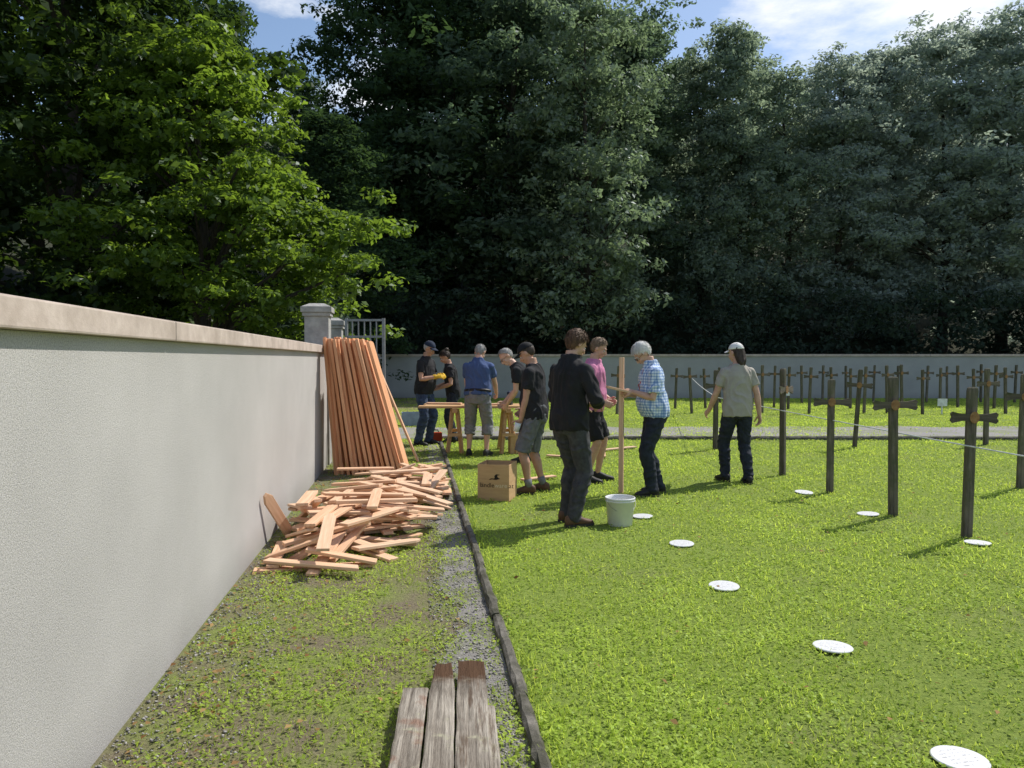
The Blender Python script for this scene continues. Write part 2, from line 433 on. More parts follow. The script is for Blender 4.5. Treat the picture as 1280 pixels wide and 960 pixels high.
        if st=='bun':
            x=MB(); x.ell((0,-.1,1.72),(.045,.045,.042),MH); remesh(x,'hair_bun',hm,root,.006,1,.005,(40,40,40))
    if wear.get('cap'):
        tilt=lambda p: p.z>.012+.12*p.y
        cb=dome((0,-.008,1.665),(.086,.105,.1),tilt,MH,12,36,0,1,.9); co=cb.build('cap',wear['cap'],root,True)
        x=MB(); top_=[];bot_=[]
        N=14
        vs=[]; 
        for i in range(4):
            for j in range(N+1):
                a=R(-62+124*j/N); rr=i/3
                xx=math.sin(a)*.088
                y=math.cos(a)*.097+rr*.075*(math.cos(a)**.5)
                vs.append(Vector((xx,y-.008,1.683-.012*rr-.35*xx*xx/.088+.004*math.cos(a))))
        top_=[MH@(v+Vector((0,0,.004))) for v in vs]; bot_=[MH@v for v in vs]; n0=len(vs); fs=[]
        for i in range(3):
            for j in range(N):
                a=i*(N+1)+j; q=(a,a+1,a+N+2,a+N+1); fs.append(q); fs.append(tuple(t+n0 for t in q[::-1]))
        for j in range(N):
            a=3*(N+1)+j; fs.append((a,a+1,a+1+n0,a+n0))
        x.add(top_+bot_,fs); x.build('brim',wear.get('brim_mat',wear['cap']),co,True)
    if wear.get('glasses'):
        x=MB()
        for q in (-1,1):
            pts=[MH@Vector((q*.031+.021*math.cos(2*math.pi*i/14),.103,1.634+.016*math.sin(2*math.pi*i/14))) for i in range(15)]
            x.tube(pts,[.0022]*15,6); x.tube([MH@Vector((q*.052,.1,1.638)),MH@Vector((q*.078,0,1.638))],[.002,.002],6)
        x.tube([MH@Vector((-.01,.104,1.638)),MH@Vector((.01,.104,1.638))],[.002,.002],6)
        x.build('glasses',glass_mat,root)
    if wear.get('gloves'):
        for key in 'LR':
            inn,sh,el,wr,hd,n=A[key]; x=MB()
            x.tube([wr-hd*.05,wr],[.036,.034],12,False); hand(x,wr,hd,n,Vector((0,.8,.5)),28)
            o=remesh(x,'glove',yellow_mat,root,.006,1)
            for vv in o.data.vertices: vv.co=vv.co+vv.normal*.004
    if wear.get('lanyard'):
        x=MB(); pts=[MU@Vector(p) for p in ((-.075,-.02,1.475),(-.07,.09,1.42),(-.03,.15,1.25),(0,.16,1.16),(.03,.15,1.25),(.07,.09,1.42),(.075,-.02,1.475))]
        x.tube(pts,[.006]*7,6); x.build('lanyard',red_mat,root,True)
    return root,A,(lambda v: Matrix.Translation(root.location)@Matrix.Rotation(R(heading),4,'Z')@Matrix.Scale(s,4)@Vector(v))

def at(px,py): return gp(px,py)
a1=at(530,556)
person('person in navy cap, black t-shirt and blue jeans with yellow gloves behind the work table',a1,-112,1.8,
  dict(lean=6,hpitch=22,hL=(-.1,.26,1.17),hR=(.09,.28,1.15),dL=(.3,.9,.1),dR=(-.3,.9,.1),nL=(.6,0,-.6),nR=(-.6,0,-.6),fL=(-.12,.02,8),fR=(.12,-.05,-10)),
  dict(top='t_shirt',top_mat=black_cloth,bot_mat=jeans_blue,shoe_mat=shoe_black,cap=cap_navy,hair=hair_grey,hk=.97,gloves=True,belly=.06,w=1.05,skin=skin_tan))
a2=at(567,553)
person('person with dark hair bun and black top behind the work table, facing left',a2,100,1.66,
  dict(lean=10,hpitch=25,hL=(-.12,.28,1.02),hR=(.12,.3,1.05),dL=(.2,.9,-.1),nL=(.7,0,-.6),fL=(-.09,.02,5),fR=(.09,-.03,-5)),
  dict(top='t_shirt',top_mat=black_cloth,bot_mat=jeans_dark,shoe_mat=shoe_black,hair=hair_dark,hstyle='bun',hz0=-.01,w=.9,skin=skin_tan,slen=.03))
a3=at(597,570)
person('person in blue polo shirt and grey work trousers leaning over the work table, back turned',a3,-8,1.74,
  dict(lean=11,hpitch=30,hyaw=-12,hL=(-.2,.38,.86),hR=(.24,.46,.87),dL=(.1,.8,-.5),dR=(-.1,.8,-.5),fL=(-.14,.02,10),fR=(.14,-.02,-12)),
  dict(top='polo_shirt',collar=True,top_mat=blue_cloth,bot_mat=grey_cloth,shoe_mat=shoe_black,hair=hair_grey,hk=.975,hamp=.02,slen=.012,belly=.05,w=1.08,hem=.93,belt=True,tuck=True,shorts=1.42,fit=1.1))
a4=at(661,577)
person('person with grey hair and glasses in black t-shirt bending over towards the work table',a4,84,1.78,
  dict(lean=37,hipy=-.1,hpitch=8,hyaw=25,hL=(-.08,.3,.82),hR=(.1,.36,.84),fL=(-.12,.05,8),fR=(.12,-.08,-8)),
  dict(top='t_shirt',top_mat=black_cloth,bot_mat=jeans_dark,shoe_mat=shoe_black,hair=hair_grey,hk=.98,hz0=.02,slen=.015,glasses=True,belly=.03))
a5=at(670,616)
p5,A5,L5=person('person in black cap, black t-shirt and grey shorts looking down beside the cardboard box',a5,74,1.68,
  dict(lean=5,hpitch=32,hL=(-.16,.16,.72),hR=(.14,.18,.95),dL=(.1,.5,-.9),cL=45,nL=(.7,.5,0),fL=(-.12,.05,12),fR=(.11,-.06,-6)),
  dict(top='t_shirt',top_mat=black_cloth,bot_mat=shorts_grey,shorts=1.02,shoe_mat=shoe_brown,cap=cap_black,hair=hair_dark,hk=.97,belly=.05,w=1.06,skin=skin_tan,socks=grey_cloth))
a6=at(711,655)
person('person with brown hair in black jacket and grey jeans nearest to the white bucket',a6,-52,1.75,
  dict(lean=3,hpitch=28,hyaw=-8,hL=(-.1,.24,1.06),hR=(.12,.24,1.08),dL=(.7,.6,0),dR=(-.7,.6,0),nL=(0,-.5,-.8),nR=(0,-.5,-.8),pL=(-1,-.5,-.7),pR=(1,-.5,-.7),fL=(-.1,.05,6),fR=(.11,-.05,-14)),
  dict(top='jacket',collar=True,top_mat=jacket_cloth,sleeve=2,inf=.024,hem=.85,wr=.012,bot_mat=jeans_grey,fit=.95,shoe_mat=shoe_brown,hair=hair_brown,hk=1.04,hamp=.09,slen=.032,strands=1300,w=1.02))
a7=at(739,602)
person('person in pink t-shirt and black shorts standing half hidden behind the black jacket',a7,-104,1.74,
  dict(lean=4,hpitch=22,hL=(-.15,.2,1.0),hR=(.2,.16,.98),dR=(-.2,.8,-.3),fL=(-.12,.06,10),fR=(.12,-.04,-10)),
  dict(top='t_shirt',top_mat=pink_cloth,bot_mat=black_cloth,shorts=.92,shoe_mat=shoe_black,hair=hair_light,hk=1.0,hamp=.06,slen=.018,w=1.06,belly=.04,inf=.02))
a8=at(819,618)
p8,A8,L8=person('person with white hair in blue checked shirt and jeans holding the upright wooden stake',a8,92,1.7,
  dict(lean=8,hpitch=42,hL=(-.06,.27,1.16),hR=(.12,.28,1.12),dL=(.45,.8,.1),dR=(-.2,.95,0),nL=(.6,0,-.6),nR=(-.9,.1,0),cL=40,cR=52,fL=(-.12,.06,8),fR=(.12,-.07,-10)),
  dict(top='checked_shirt',collar=True,top_mat=plaid_cloth,sleeve=.8,hem=.88,inf=.02,bot_mat=jeans_dark,shoe_mat=shoe_black,hair=hair_white,hk=1.02,hamp=.09,slen=.036,strands=1500,belly=.07,w=1.05,lanyard=True,glasses=True))
a9=at(921,603)
p9,A9,L9=person('person in white cap, beige t-shirt and black jeans standing among the old crosses',a9,8,1.67,
  dict(lean=2,hpitch=10,hyaw=26,hL=(-.29,.2,.9),hR=(.27,-.04,.86),dL=(-.2,.7,-.5),pL=(-.5,-.3,-.9),fL=(-.11,.1,10),fR=(.1,-.12,-8)),
  dict(top='t_shirt',top_mat=beige_cloth,bot_mat=jeans_dark,fit=.96,shoe_mat=shoe_black,cap=cap_white,hair=hair_dark,hk=.97,hstyle='long',w=.98,inf=.022,hem=.84))

# ------------------------------------------------------------------ setting: ground
def ground_mat():
    m,t,out=nt('lawn_soil'); p=t.nodes.new('ShaderNodeBsdfPrincipled'); t.links.new(p.outputs[0],out.inputs[0])
    p.inputs['Roughness'].default_value=1; p.inputs['Specular IOR Level'].default_value=.1
    v=coords(t)
    g=ramp(t,nz(t,v,30,8,.7),(.12,.175,.034),(.29,.365,.08),.3,.7)
    d=ramp(t,nz(t,v,60,8,.7),(.12,.095,.065),(.27,.225,.165),.3,.7)
    sx=t.nodes.new('ShaderNodeSeparateXYZ'); t.links.new(v,sx.inputs[0])
    def math_(op,a,b):
        n=t.nodes.new('ShaderNodeMath'); n.operation=op
        for i,q in ((0,a),(1,b)):
            if isinstance(q,(int,float)): n.inputs[i].default_value=q
            else: t.links.new(q,n.inputs[i])
        return n.outputs[0]
    kd=math_('ADD',sx.outputs[0],math_('SUBTRACT',math_('MULTIPLY',sx.outputs[1],.131),.46))
    left=math_('LESS_THAN',kd,0.)
    patch=ramp(t,nz(t,v,1.1,5),(0,0,0),(1,1,1),.55,.75)
    patchL=ramp(t,nz(t,v,2.3,5),(.3,.3,.3),(.95,.95,.95),.4,.6)
    f=mixc(t,left,mixc(t,.55,patch,(0.,0.,0.)),patchL)
    t.links.new(mixc(t,f,g,d),p.inputs['Base Color'])
    b=t.nodes.new('ShaderNodeBump'); b.inputs['Strength'].default_value=.8; b.inputs['Distance'].default_value=.03
    t.links.new(nz(t,v,45,8,.7),b.inputs['Height']); t.links.new(b.outputs[0],p.inputs['Normal'])
    return m
g=MB(); g.add([(-400,-60,0),(400,-60,0),(400,500,0),(-400,500,0)],[(0,1,2,3)])
tag(g.build('ground',ground_mat()),kind='structure')
vs=[];fs=[];nx,ny=60,60
for j in range(ny+1):
    for i in range(nx+1):
        x=-60+120*i/nx; y=-5+105*j/ny
        z=.46*max(0,y-31,-x-9.5)+(noise.noise(Vector((x*.15,y*.15,0)))*.8 if max(y-31,-x-9.5)>1 else 0)-.06
        vs.append((x,y,z))
for j in range(ny):
    for i in range(nx):
        a=j*(nx+1)+i; fs.append((a,a+1,a+nx+2,a+nx+1))
hl=MB(); hl.add(vs,fs); tag(hl.build('hill',pmat('forest_floor',(.018,.024,.01),(.035,.036,.016),scale=1.5,rough=1,bump=.5,bscale=5),None,True),kind='structure')
gravel=pmat('gravel',(.15,.14,.13),(.34,.325,.305),scale=110,rough=.95,bump=1.,bscale=130,lo=.3,hi=.7,c3=(.14,.15,.065),s3=4)
gravel_far=pmat('gravel_far',(.2,.19,.195),(.32,.305,.31),scale=60,rough=.95,bump=.6,bscale=60,lo=.3,hi=.7,c3=(.18,.21,.09),s3=.9)
gm=MB(); rows=[]
N=120
for i in range(N+1):
    Y=1.0+12.4*i/N; k=kerbx(Y)-.025
    w=.24+.12*noise.noise(Vector((Y*1.3,0,5)))+.1*noise.noise(Vector((Y*6,3,5)))
    rows.append((k-max(.06,w),k,Y))
gm.add([p for a,b,Y in rows for p in ((a,Y,.004),(b,Y,.004))],[(2*i,2*i+1,2*i+3,2*i+2) for i in range(N)])
tag(gm.build('gravel_strip',gravel),kind='structure')
gm=MB(); rows=[]
for i in range(N+1):
    X=-4+34*i/N
    rows.append((X,13.75-.01*X+.06*noise.noise(Vector((X*2,0,1))),16.1+.02*X+.6*noise.noise(Vector((X*.9,0,9)))))
gm.add([p for X,a,b in rows for p in ((X,a,.006),(X,b,.006))],[(2*i,2*i+2,2*i+3,2*i+1) for i in range(N)])
tag(gm.build('gravel_path',gravel_far),kind='structure')
kerbm=pmat('kerb_concrete',(.08,.075,.062),(.19,.175,.15),scale=12,rough=.95,bump=1.,bscale=50,c3=(.05,.05,.03),s3=5)
def kerb(name,P0,P1,w,h,seg):
    d=(P1-P0); L=d.length; d.normalize(); s=Vector((d.y,-d.x,0)); mb=MB(); n=int(L/seg)
    for i in range(n):
        o=Vector((random.uniform(-.006,.006),0,random.uniform(-.006,.004)))
        rr=[]
        for k in range(13):
            c=P0+d*(seg*(i+.003+(k/12)*.994))+o
            q=[noise.noise(Vector((c.x*12,c.y*12,j*3)))*.014 for j in range(4)]
            e=.93 if k in (0,12) else 1
            rr.append([c+s*(-w/2+q[0])+Vector((0,0,-.05)),c+s*(-w/2*e+q[0])+Vector((0,0,h*.7*e)),c+s*(-w*.25+q[1])+Vector((0,0,h*e+q[2]*.8)),c+s*(w*.25+q[1])+Vector((0,0,h*e+q[3]*.8)),c+s*(w/2*e+q[2])+Vector((0,0,h*.7*e)),c+s*(w/2+q[3])+Vector((0,0,-.05))])
        mb.loft(rr)
    tag(mb.build(name,kerbm,None,False),kind='structure')
kerb('kerb',Vector((kerbx(1.2),1.2,0)),Vector((kerbx(13.3),13.3,0)),.055,.045,1.0)
kerb('path_kerb',Vector((kerbx(13.6)-.1,13.66,0)),Vector((26,13.45,0)),.09,.07,1.0)

# ------------------------------------------------------------------ walls
def plaster(name,c1,c2,bumpv):
    m,t,out=nt(name); p=t.nodes.new('ShaderNodeBsdfPrincipled'); t.links.new(p.outputs[0],out.inputs[0])
    p.inputs['Roughness'].default_value=.95; p.inputs['Specular IOR Level'].default_value=.15
    v=coords(t)
    c=ramp(t,nz(t,v,160,6,.75),c1,c2,.34,.56)
    big=ramp(t,nz(t,v,1.1,5),(.88,.88,.87),(1.05,1.05,1.04),.3,.7)
    c=mixc(t,1.,c,big,'MULTIPLY')
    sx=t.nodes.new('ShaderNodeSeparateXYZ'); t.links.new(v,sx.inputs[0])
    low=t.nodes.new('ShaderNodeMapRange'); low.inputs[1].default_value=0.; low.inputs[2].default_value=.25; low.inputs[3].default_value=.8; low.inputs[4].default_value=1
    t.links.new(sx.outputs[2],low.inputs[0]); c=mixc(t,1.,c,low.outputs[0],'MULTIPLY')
    t.links.new(c,p.inputs['Base Color'])
    b=t.nodes.new('ShaderNodeBump'); b.inputs['Strength'].default_value=bumpv; b.inputs['Distance'].default_value=.008
    t.links.new(nz(t,v,230,5,.7),b.inputs['Height']); t.links.new(b.outputs[0],p.inputs['Normal'])
    return m
plast=plaster('rough_plaster',(.27,.26,.25),(.53,.51,.495),.6)
plast_far=plaster('far_plaster',(.31,.31,.315),(.41,.41,.415),.5)
copem=pmat('coping_concrete',(.45,.37,.32),(.54,.455,.4),scale=10,rough=.9,bump=.2,bscale=60,c3=(.36,.295,.25),s3=4)
WA=math.atan(.136); wn=math.sqrt(1+.136**2)
def wall(name,label,org,ang,y0,y1,h,mat,cap,seg,ov=.045,thick=.26):
    r=thing(name,label,'wall',org,ang)
    m=MB(); m.box((-thick/2,(y0+y1)/2,h/2-.1),(thick,y1-y0,h+.2)); m.build('plastered_body',mat,r)
    y=y0
    while y<y1-.01:
        e=min(y+seg,y1)
        m=MB(); m.box((-thick/2,(y+e)/2,h+cap/2+.002),(thick+2*ov,e-y-.006,cap)); m.build('coping',copem,r,False,.008)
        y=e
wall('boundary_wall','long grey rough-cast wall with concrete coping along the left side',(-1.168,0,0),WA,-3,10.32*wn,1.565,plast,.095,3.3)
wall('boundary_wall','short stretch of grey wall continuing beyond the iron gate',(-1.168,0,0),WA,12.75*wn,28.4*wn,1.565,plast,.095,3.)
wall('boundary_wall','pale grey wall closing off the far side below the dark trees',(-5.2,28.5,0),R(-91),0,40,1.58,plast_far,.09,3.)
stone=pmat('pillar_stone',(.3,.29,.275),(.44,.425,.4),scale=9,rough=.95,bump=.6,bscale=45)
def pillar(Yc,w,top,label):
    c=Vector((wallx(Yc)-.14,Yc,0)); r=thing('gate_pillar',label,'pillar',c,WA)
    m=MB(); m.box((0,0,(top-.16)/2-.05),(w,w,top-.16+.1)); m.build('shaft',stone,r,False,.01)
    m=MB()
    for z0,z1,e in ((top-.16,top-.11,.025),(top-.108,top-.03,.045)): m.box((0,0,(z0+z1)/2),(w+2*e,w+2*e,z1-z0))
    b=w/2+.035
    m.loft([[Vector((x*b,y*b,top-.028)) for x,y in ((-1,-1),(1,-1),(1,1),(-1,1))],[Vector((x*b*.5,y*b*.5,top+.02)) for x,y in ((-1,-1),(1,-1),(1,1),(-1,1))]])
    m.build('cap_stone',stone,r,False,.006)
pillar(10.52,.33,2.24,'stone gate pillar with moulded cap at the end of the left wall')
pillar(12.5,.32,2.15,'second stone gate pillar, half hidden behind the first')
gr=thing('iron_gate','open grey iron gate leaf with upright bars beside the pillar','gate',(wallx(12.3)+.12,12.25,0),R(-4))
iron=pmat('grey_iron',(.3,.31,.32),(.22,.22,.23),rough=.5,metal=.4)
m=MB()
for x in (0,.62): m.box((x,0,1.1),(.045,.045,2.1))
for z in (.15,1.1,1.5,1.85,2.12): m.box((.31,0,z),(.575,.03,.035))
m.build('gate_frame',iron,gr)
for k in range(5):
    m=MB(); m.box((.1+.1*k,.0,1.13),(.018,.018,1.94)); m.build('bar',iron,gr)

# ------------------------------------------------------------------ wood
def woodmat(name,c1,c2,c3,rand=.15):
    m,t,out=nt(name); p=t.nodes.new('ShaderNodeBsdfPrincipled'); t.links.new(p.outputs[0],out.inputs[0])
    p.inputs['Roughness'].default_value=.7; p.inputs['Specular IOR Level'].default_value=.2
    oi=t.nodes.new('ShaderNodeObjectInfo')
    tc=t.nodes.new('ShaderNodeTexCoord'); mp=t.nodes.new('ShaderNodeMapping'); mp.inputs['Scale'].default_value=(1.2,22,22)
    ad=t.nodes.new('ShaderNodeVectorMath'); ad.operation='ADD'
    sc=t.nodes.new('ShaderNodeVectorMath'); sc.operation='SCALE'; sc.inputs[0].default_value=(17,9,5)
    t.links.new(oi.outputs['Random'],sc.inputs['Scale']); t.links.new(tc.outputs['Object'],ad.inputs[0]); t.links.new(sc.outputs[0],ad.inputs[1])
    t.links.new(ad.outputs[0],mp.inputs[0])
    n=nz(t,mp.outputs[0],2.2,6,.6)
    c=ramp(t,n,c1,c2,.35,.66)
    mr=t.nodes.new('ShaderNodeMapRange'); mr.inputs[3].default_value=0; mr.inputs[4].default_value=.8
    t.links.new(oi.outputs['Random'],mr.inputs[0]); c=mixc(t,mr.outputs[0],c,mixc(t,1.,c,c3,'MULTIPLY'))
    t.links.new(c,p.inputs['Base Color'])
    b=t.nodes.new('ShaderNodeBump'); b.inputs['Strength'].default_value=.3; b.inputs['Distance'].default_value=.004
    t.links.new(n,b.inputs['Height']); t.links.new(b.outputs[0],p.inputs['Normal'])
    return m
larch=woodmat('larch_wood',(.75,.54,.38),(.61,.39,.25),(1.,.87,.78))
larch_red=woodmat('larch_wood_red',(.8,.46,.27),(.6,.31,.165),(1.,.84,.74))
def board_mesh(L,W,T,taper):
    m=MB(); h=L/2
    if taper==1: prof=[(-h,-W/2),(h-.07,-W/2),(h,-W*.2),(h,W*.2),(h-.07,W/2),(-h,W/2)]
    elif taper==2: prof=[(-h,-W/2),(h,-W/2),(h-.05,W/2),(-h,W/2)]
    else: prof=[(-h,-W/2),(h,-W/2),(h,W/2),(-h,W/2)]
    m.loft([[Vector((x,y,-T/2)) for x,y in prof],[Vector((x,y,T/2)) for x,y in prof]])
    me=m.mesh('board'); bm=bmesh.new(); bm.from_mesh(me); bmesh.ops.recalc_face_normals(bm,faces=bm.faces)
    bmesh.ops.bevel(bm,geom=bm.edges[:],offset=.0025,segments=1,affect='EDGES'); bm.to_mesh(me); bm.free()
    me.materials.append(larch); return me
BT=[(L,W,T,board_mesh(L,W,T,tp)) for L,W,T,tp in ((.82,.088,.022,0),(.62,.09,.022,1),(.5,.095,.022,0),(.74,.085,.022,2),(.9,.085,.022,1),(.58,.1,.024,0),(.68,.065,.028,0))]
GX0,GY0,RES=-2.9,4.0,.02; HM=np.zeros((180,320))
def try_board(cx,cy,yaw,bt,maxslope=.75,commit=True):
    L,W,T,me=bt; c,s=math.cos(yaw),math.sin(yaw)
    ss=np.arange(-L/2,L/2+.001,.02); ww=np.linspace(-W/2,W/2,5)
    S,Wd=np.meshgrid(ss,ww,indexing='ij')
    X=cx+S*c-Wd*s; Y=cy+S*s+Wd*c
    if (X<-1.168-.136*Y+.03).any() or Y.min()<4.95 or (X>.46-.131*Y-.04).any(): return None
    ix=((X-GX0)/RES).astype(int); iy=((Y-GY0)/RES).astype(int)
    if ix.min()<0 or iy.min()<0 or ix.max()>=180 or iy.max()>=320: return None
    h=HM[ix,iy].max(axis=1)
    hull=[]
    for p in zip(ss,h):
        while len(hull)>=2 and (hull[-1][0]-hull[-2][0])*(p[1]-hull[-2][1])-(hull[-1][1]-hull[-2][1])*(p[0]-hull[-2][0])>=0: hull.pop()
        hull.append(p)
    for a,b in zip(hull[:-1],hull[1:]):
        if a[0]<=0<=b[0]:
            sl=(b[1]-a[1])/(b[0]-a[0]); z0=a[1]-sl*a[0]; break
    else: return None
    if abs(sl)>maxslope: return None
    if not commit: return z0+abs(sl)*.08
    top=z0+sl*S+T*1.02; HM[ix,iy]=np.maximum(HM[ix,iy],top)
    for dx,dy in ((1,0),(0,1)):
        jx=np.clip(ix+dx,0,179); jy=np.clip(iy+dy,0,319); HM[jx,jy]=np.maximum(HM[jx,jy],top)
    th=math.atan(sl)
    M=Matrix.Translation((cx,cy,z0+T/2/math.cos(th)+.002))@Matrix.Rotation(yaw,4,'Z')@Matrix.Rotation(-th,4,'Y')@Matrix.Rotation(random.uniform(-.03,.03),4,'X')
    o=bpy.data.objects.new('board',me); COL.objects.link(o); o.matrix_world=M
    return o
PG='loose boards heaped beside the wall'
def named(p0,p1,bi,label):
    a=gp(*p0); b=gp(*p1); c=(a+b)/2; o=try_board(c.x,c.y,math.atan2(b.y-a.y,b.x-a.x),BT[bi],.75)
    if o: tag(o,label,'board',PG)
named((330,715),(455,708),0,'raw larch board lying lowest and flattest at the front edge of the heap')
def cand():
    u=random.random()
    if u<.45:
        t_=random.random(); cx=-1.5+.66*t_+random.gauss(0,.24); cy=6.1+2.7*t_+random.gauss(0,.3)
    elif u<.75: cx=-1.43+random.gauss(0,.28); cy=6.05+random.gauss(0,.45)
    else: cx=-.98+random.gauss(0,.27); cy=8.2+random.gauss(0,.5)
    return cx,cy,random.choice((0,.5,1.2,2.6,1.9,random.random()*3))+random.gauss(0,.35)
n=0; guard=0
while n<130 and guard<3000:
    guard+=1
    bi=random.choice(range(7)); best=None
    for _ in range(5):
        cx,cy,yaw=cand()
        z=try_board(cx,cy,yaw,BT[bi],.5,False)
        if z is not None and z<.28 and (best is None or z<best[0]): best=(z,cx,cy,yaw)
    if best is None: continue
    o=try_board(best[1],best[2],best[3],BT[bi],.5)
    tag(o,'raw larch board jumbled among the others in the heap beside the wall','board',PG); n+=1
named((335,712),(450,722),3,'raw larch board lying crosswise at the very front of the heap')
named((402,728),(415,690),1,'short larch board pointing straight at the camera at the front of the heap')
named((462,700),(475,645),4,'larch board on the right flank of the heap pointing towards the camera')
named((425,682),(508,694),0,'larch board sticking out furthest to the right of the heap front')
named((365,700),(400,645),5,'wide larch board slanting up the left flank of the heap')
named((320,672),(390,655),0,'larch board touching the wall at the left edge of the heap')
named((520,640),(585,622),1,'larch board reaching towards the kerb at the right of the heap')
def along(p,q,me,label,cat,group=None,name='board',roll=0):
    p=Vector(p);q=Vector(q); o=bpy.data.objects.new(name,me); COL.objects.link(o)
    d=(q-p); M=d.to_track_quat('X','Z').to_matrix().to_4x4(); o.matrix_world=Matrix.Translation((p+q)/2)@M@Matrix.Rotation(roll,4,'X')
    return tag(o,label,cat,group)
along((-1.86,6.15,.04),(-1.9,5.72,.42),BT[1][3],'short larch board standing on end against the wall left of the heap','board',PG,'board',R(70))
def stake_mesh(L,W,T,mt):
    m=MB(); m.box((0,0,0),(L,W,T)); me=m.mesh('stake'); bm=bmesh.new(); bm.from_mesh(me); bmesh.ops.bevel(bm,geom=bm.edges[:],offset=.003,segments=1,affect='EDGES'); bm.to_mesh(me); bm.free(); me.materials.append(mt); return me
SM=stake_mesh(1.77,.085,.04,larch_red)
for j in range(8):
    for k in range(14):
        if j>1 and k<11: continue
        Y=9.5+j*.115+random.uniform(-.015,.015)+.03*math.sin(k*1.7)
        b=wallx(Y)+.22+.068*k+random.uniform(-.016,.016); t=wallx(Y)+.075+.042*k+random.uniform(-.008,.008)
        lab='long reddish stake leaning on the wall within the tight bundle'
        if k==13 and j==0: lab='long reddish stake at the near right corner of the leaning bundle'
        if k==0 and j==0: lab='long reddish stake nearest the wall in the leaning bundle'
        dx=b-t; zz=math.sqrt(1.77**2-dx*dx-.02)
        along((b,Y,.018),(t,Y+random.uniform(-.04,.08),zz+random.uniform(-.06,.03)),SM,lab,'stake','stakes leaning against the wall','wooden_stake',0)
SM2=stake_mesh(1.5,.06,.03,larch)
along((-1.36,10.7,.015),(-1.93,10.75,1.36),SM2,'thin pale stake leaning apart at the right of the bundle','stake',None,'wooden_stake')

def oldmat(name,red=False,brown=False):
    m,t,out=nt(name); p=t.nodes.new('ShaderNodeBsdfPrincipled'); t.links.new(p.outputs[0],out.inputs[0])
    p.inputs['Roughness'].default_value=.95; p.inputs['Specular IOR Level'].default_value=.1
    v=coords(t,(1.3,26,26)); v0=coords(t)
    n=nz(t,v,2.,7,.7)
    c=ramp(t,n,(.11,.095,.08),(.44,.405,.355),.32,.64)
    big=ramp(t,nz(t,coords(t,(2.5,9,9)),1.6,5),(.65,.61,.57),(1.08,1.06,1.02),.35,.65); c=mixc(t,1.,c,big,'MULTIPLY')
    lich=ramp(t,nz(t,v0,14,6,.7),(0,0,0),(1,1,1),.58,.7); c=mixc(t,lich,c,(.38,.36,.26))
    if red: c=mixc(t,ramp(t,nz(t,v0,9,5),(0,0,0),(.7,.7,.7),.54,.68),c,(.24,.125,.085))
    if brown: c=mixc(t,ramp(t,nz(t,coords(t,(2,14,14)),2.2,5),(0,0,0),(.7,.7,.7),.54,.66),c,(.11,.07,.046))
    sx=t.nodes.new('ShaderNodeSeparateXYZ'); t.links.new(v0,sx.inputs[0])
    ad=t.nodes.new('ShaderNodeMath'); ad.operation='ADD'; t.links.new(sx.outputs[0],ad.inputs[0])
    sc=t.nodes.new('ShaderNodeMath'); sc.operation='MULTIPLY'; sc.inputs[1].default_value=.16; t.links.new(nz(t,v0,20,5),sc.inputs[0]); t.links.new(sc.outputs[0],ad.inputs[1])
    e=ramp(t,ad.outputs[0],(0,0,0),(1,1,1),.64,.73); c=mixc(t,e,c,mixc(t,n,(.03,.018,.012),(.15,.085,.05)))
    t.links.new(c,p.inputs['Base Color'])
    b=t.nodes.new('ShaderNodeBump'); b.inputs['Strength'].default_value=1.; b.inputs['Distance'].default_value=.016
    t.links.new(n,b.inputs['Height']); t.links.new(b.outputs[0],p.inputs['Normal'])
    return m
oldwood=oldmat('weathered_wood'); oldred=oldmat('weathered_wood_red',True); oldbrown=oldmat('weathered_wood_brown',False,True)
def old_board(p,q,W,T,label,ragged,plain=False,mt=None):
    p=Vector(p);q=Vector(q);L=(q-p).length
    m=MB(); rr=[]; N=26
    for i in range(N+1):
        x=-L/2+L*i/N; k=1.
        if ragged and i>N-5: k=1-.12*(i-(N-5))/5*ragged
        rg=[]
        for y,z in ((-.5,-.5),(.5,-.5),(.5,.42),(.44,.5),(0,.5),(-.44,.5),(-.5,.42)):
            nn=noise.noise(Vector((x*9,y*5+p.x*31,z*4)))*.004
            xx=x
            if i==N and ragged: xx+=noise.noise(Vector((y*9,z*7,p.x*50)))*.07
            rg.append(Vector((xx,y*W*k+nn,z*T*(k if ragged else 1)+nn)))
        rr.append(rg)
    m.loft(rr); o=m.build('old_board',mt or oldwood,None,False)
    sh=.8-L/2 if not plain else -.2
    for v in o.data.vertices: v.co.x+=sh
    d=(q-p).normalized(); M=d.to_track_quat('X','Z').to_matrix().to_4x4()
    o.matrix_world=Matrix.Translation((p+q)/2)@M@Matrix.Translation((-sh,0,0))
    return tag(o,label,'old board','weathered boards in the foreground')
old_board((-.085,1.8,.064),(-.188,3.4,.062),.128,.034,'grey weathered board with rotten dark end, right of the three in front',.6,False,oldbrown)
old_board((-.207,1.8,.068),(-.316,3.4,.066),.107,.036,'grey weathered board with narrow pointed dark end, middle of the three in front',2.8)
old_board((-.33,1.8,.06),(-.412,3.14,.058),.107,.032,'grey weathered board with reddish stains, left of the three in front',0,True,oldred)
old_board((-.05,1.8,.026),(-.13,3.04,.026),.12,.036,'dark old board lying underneath the weathered boards in front',.3,True,oldbrown)

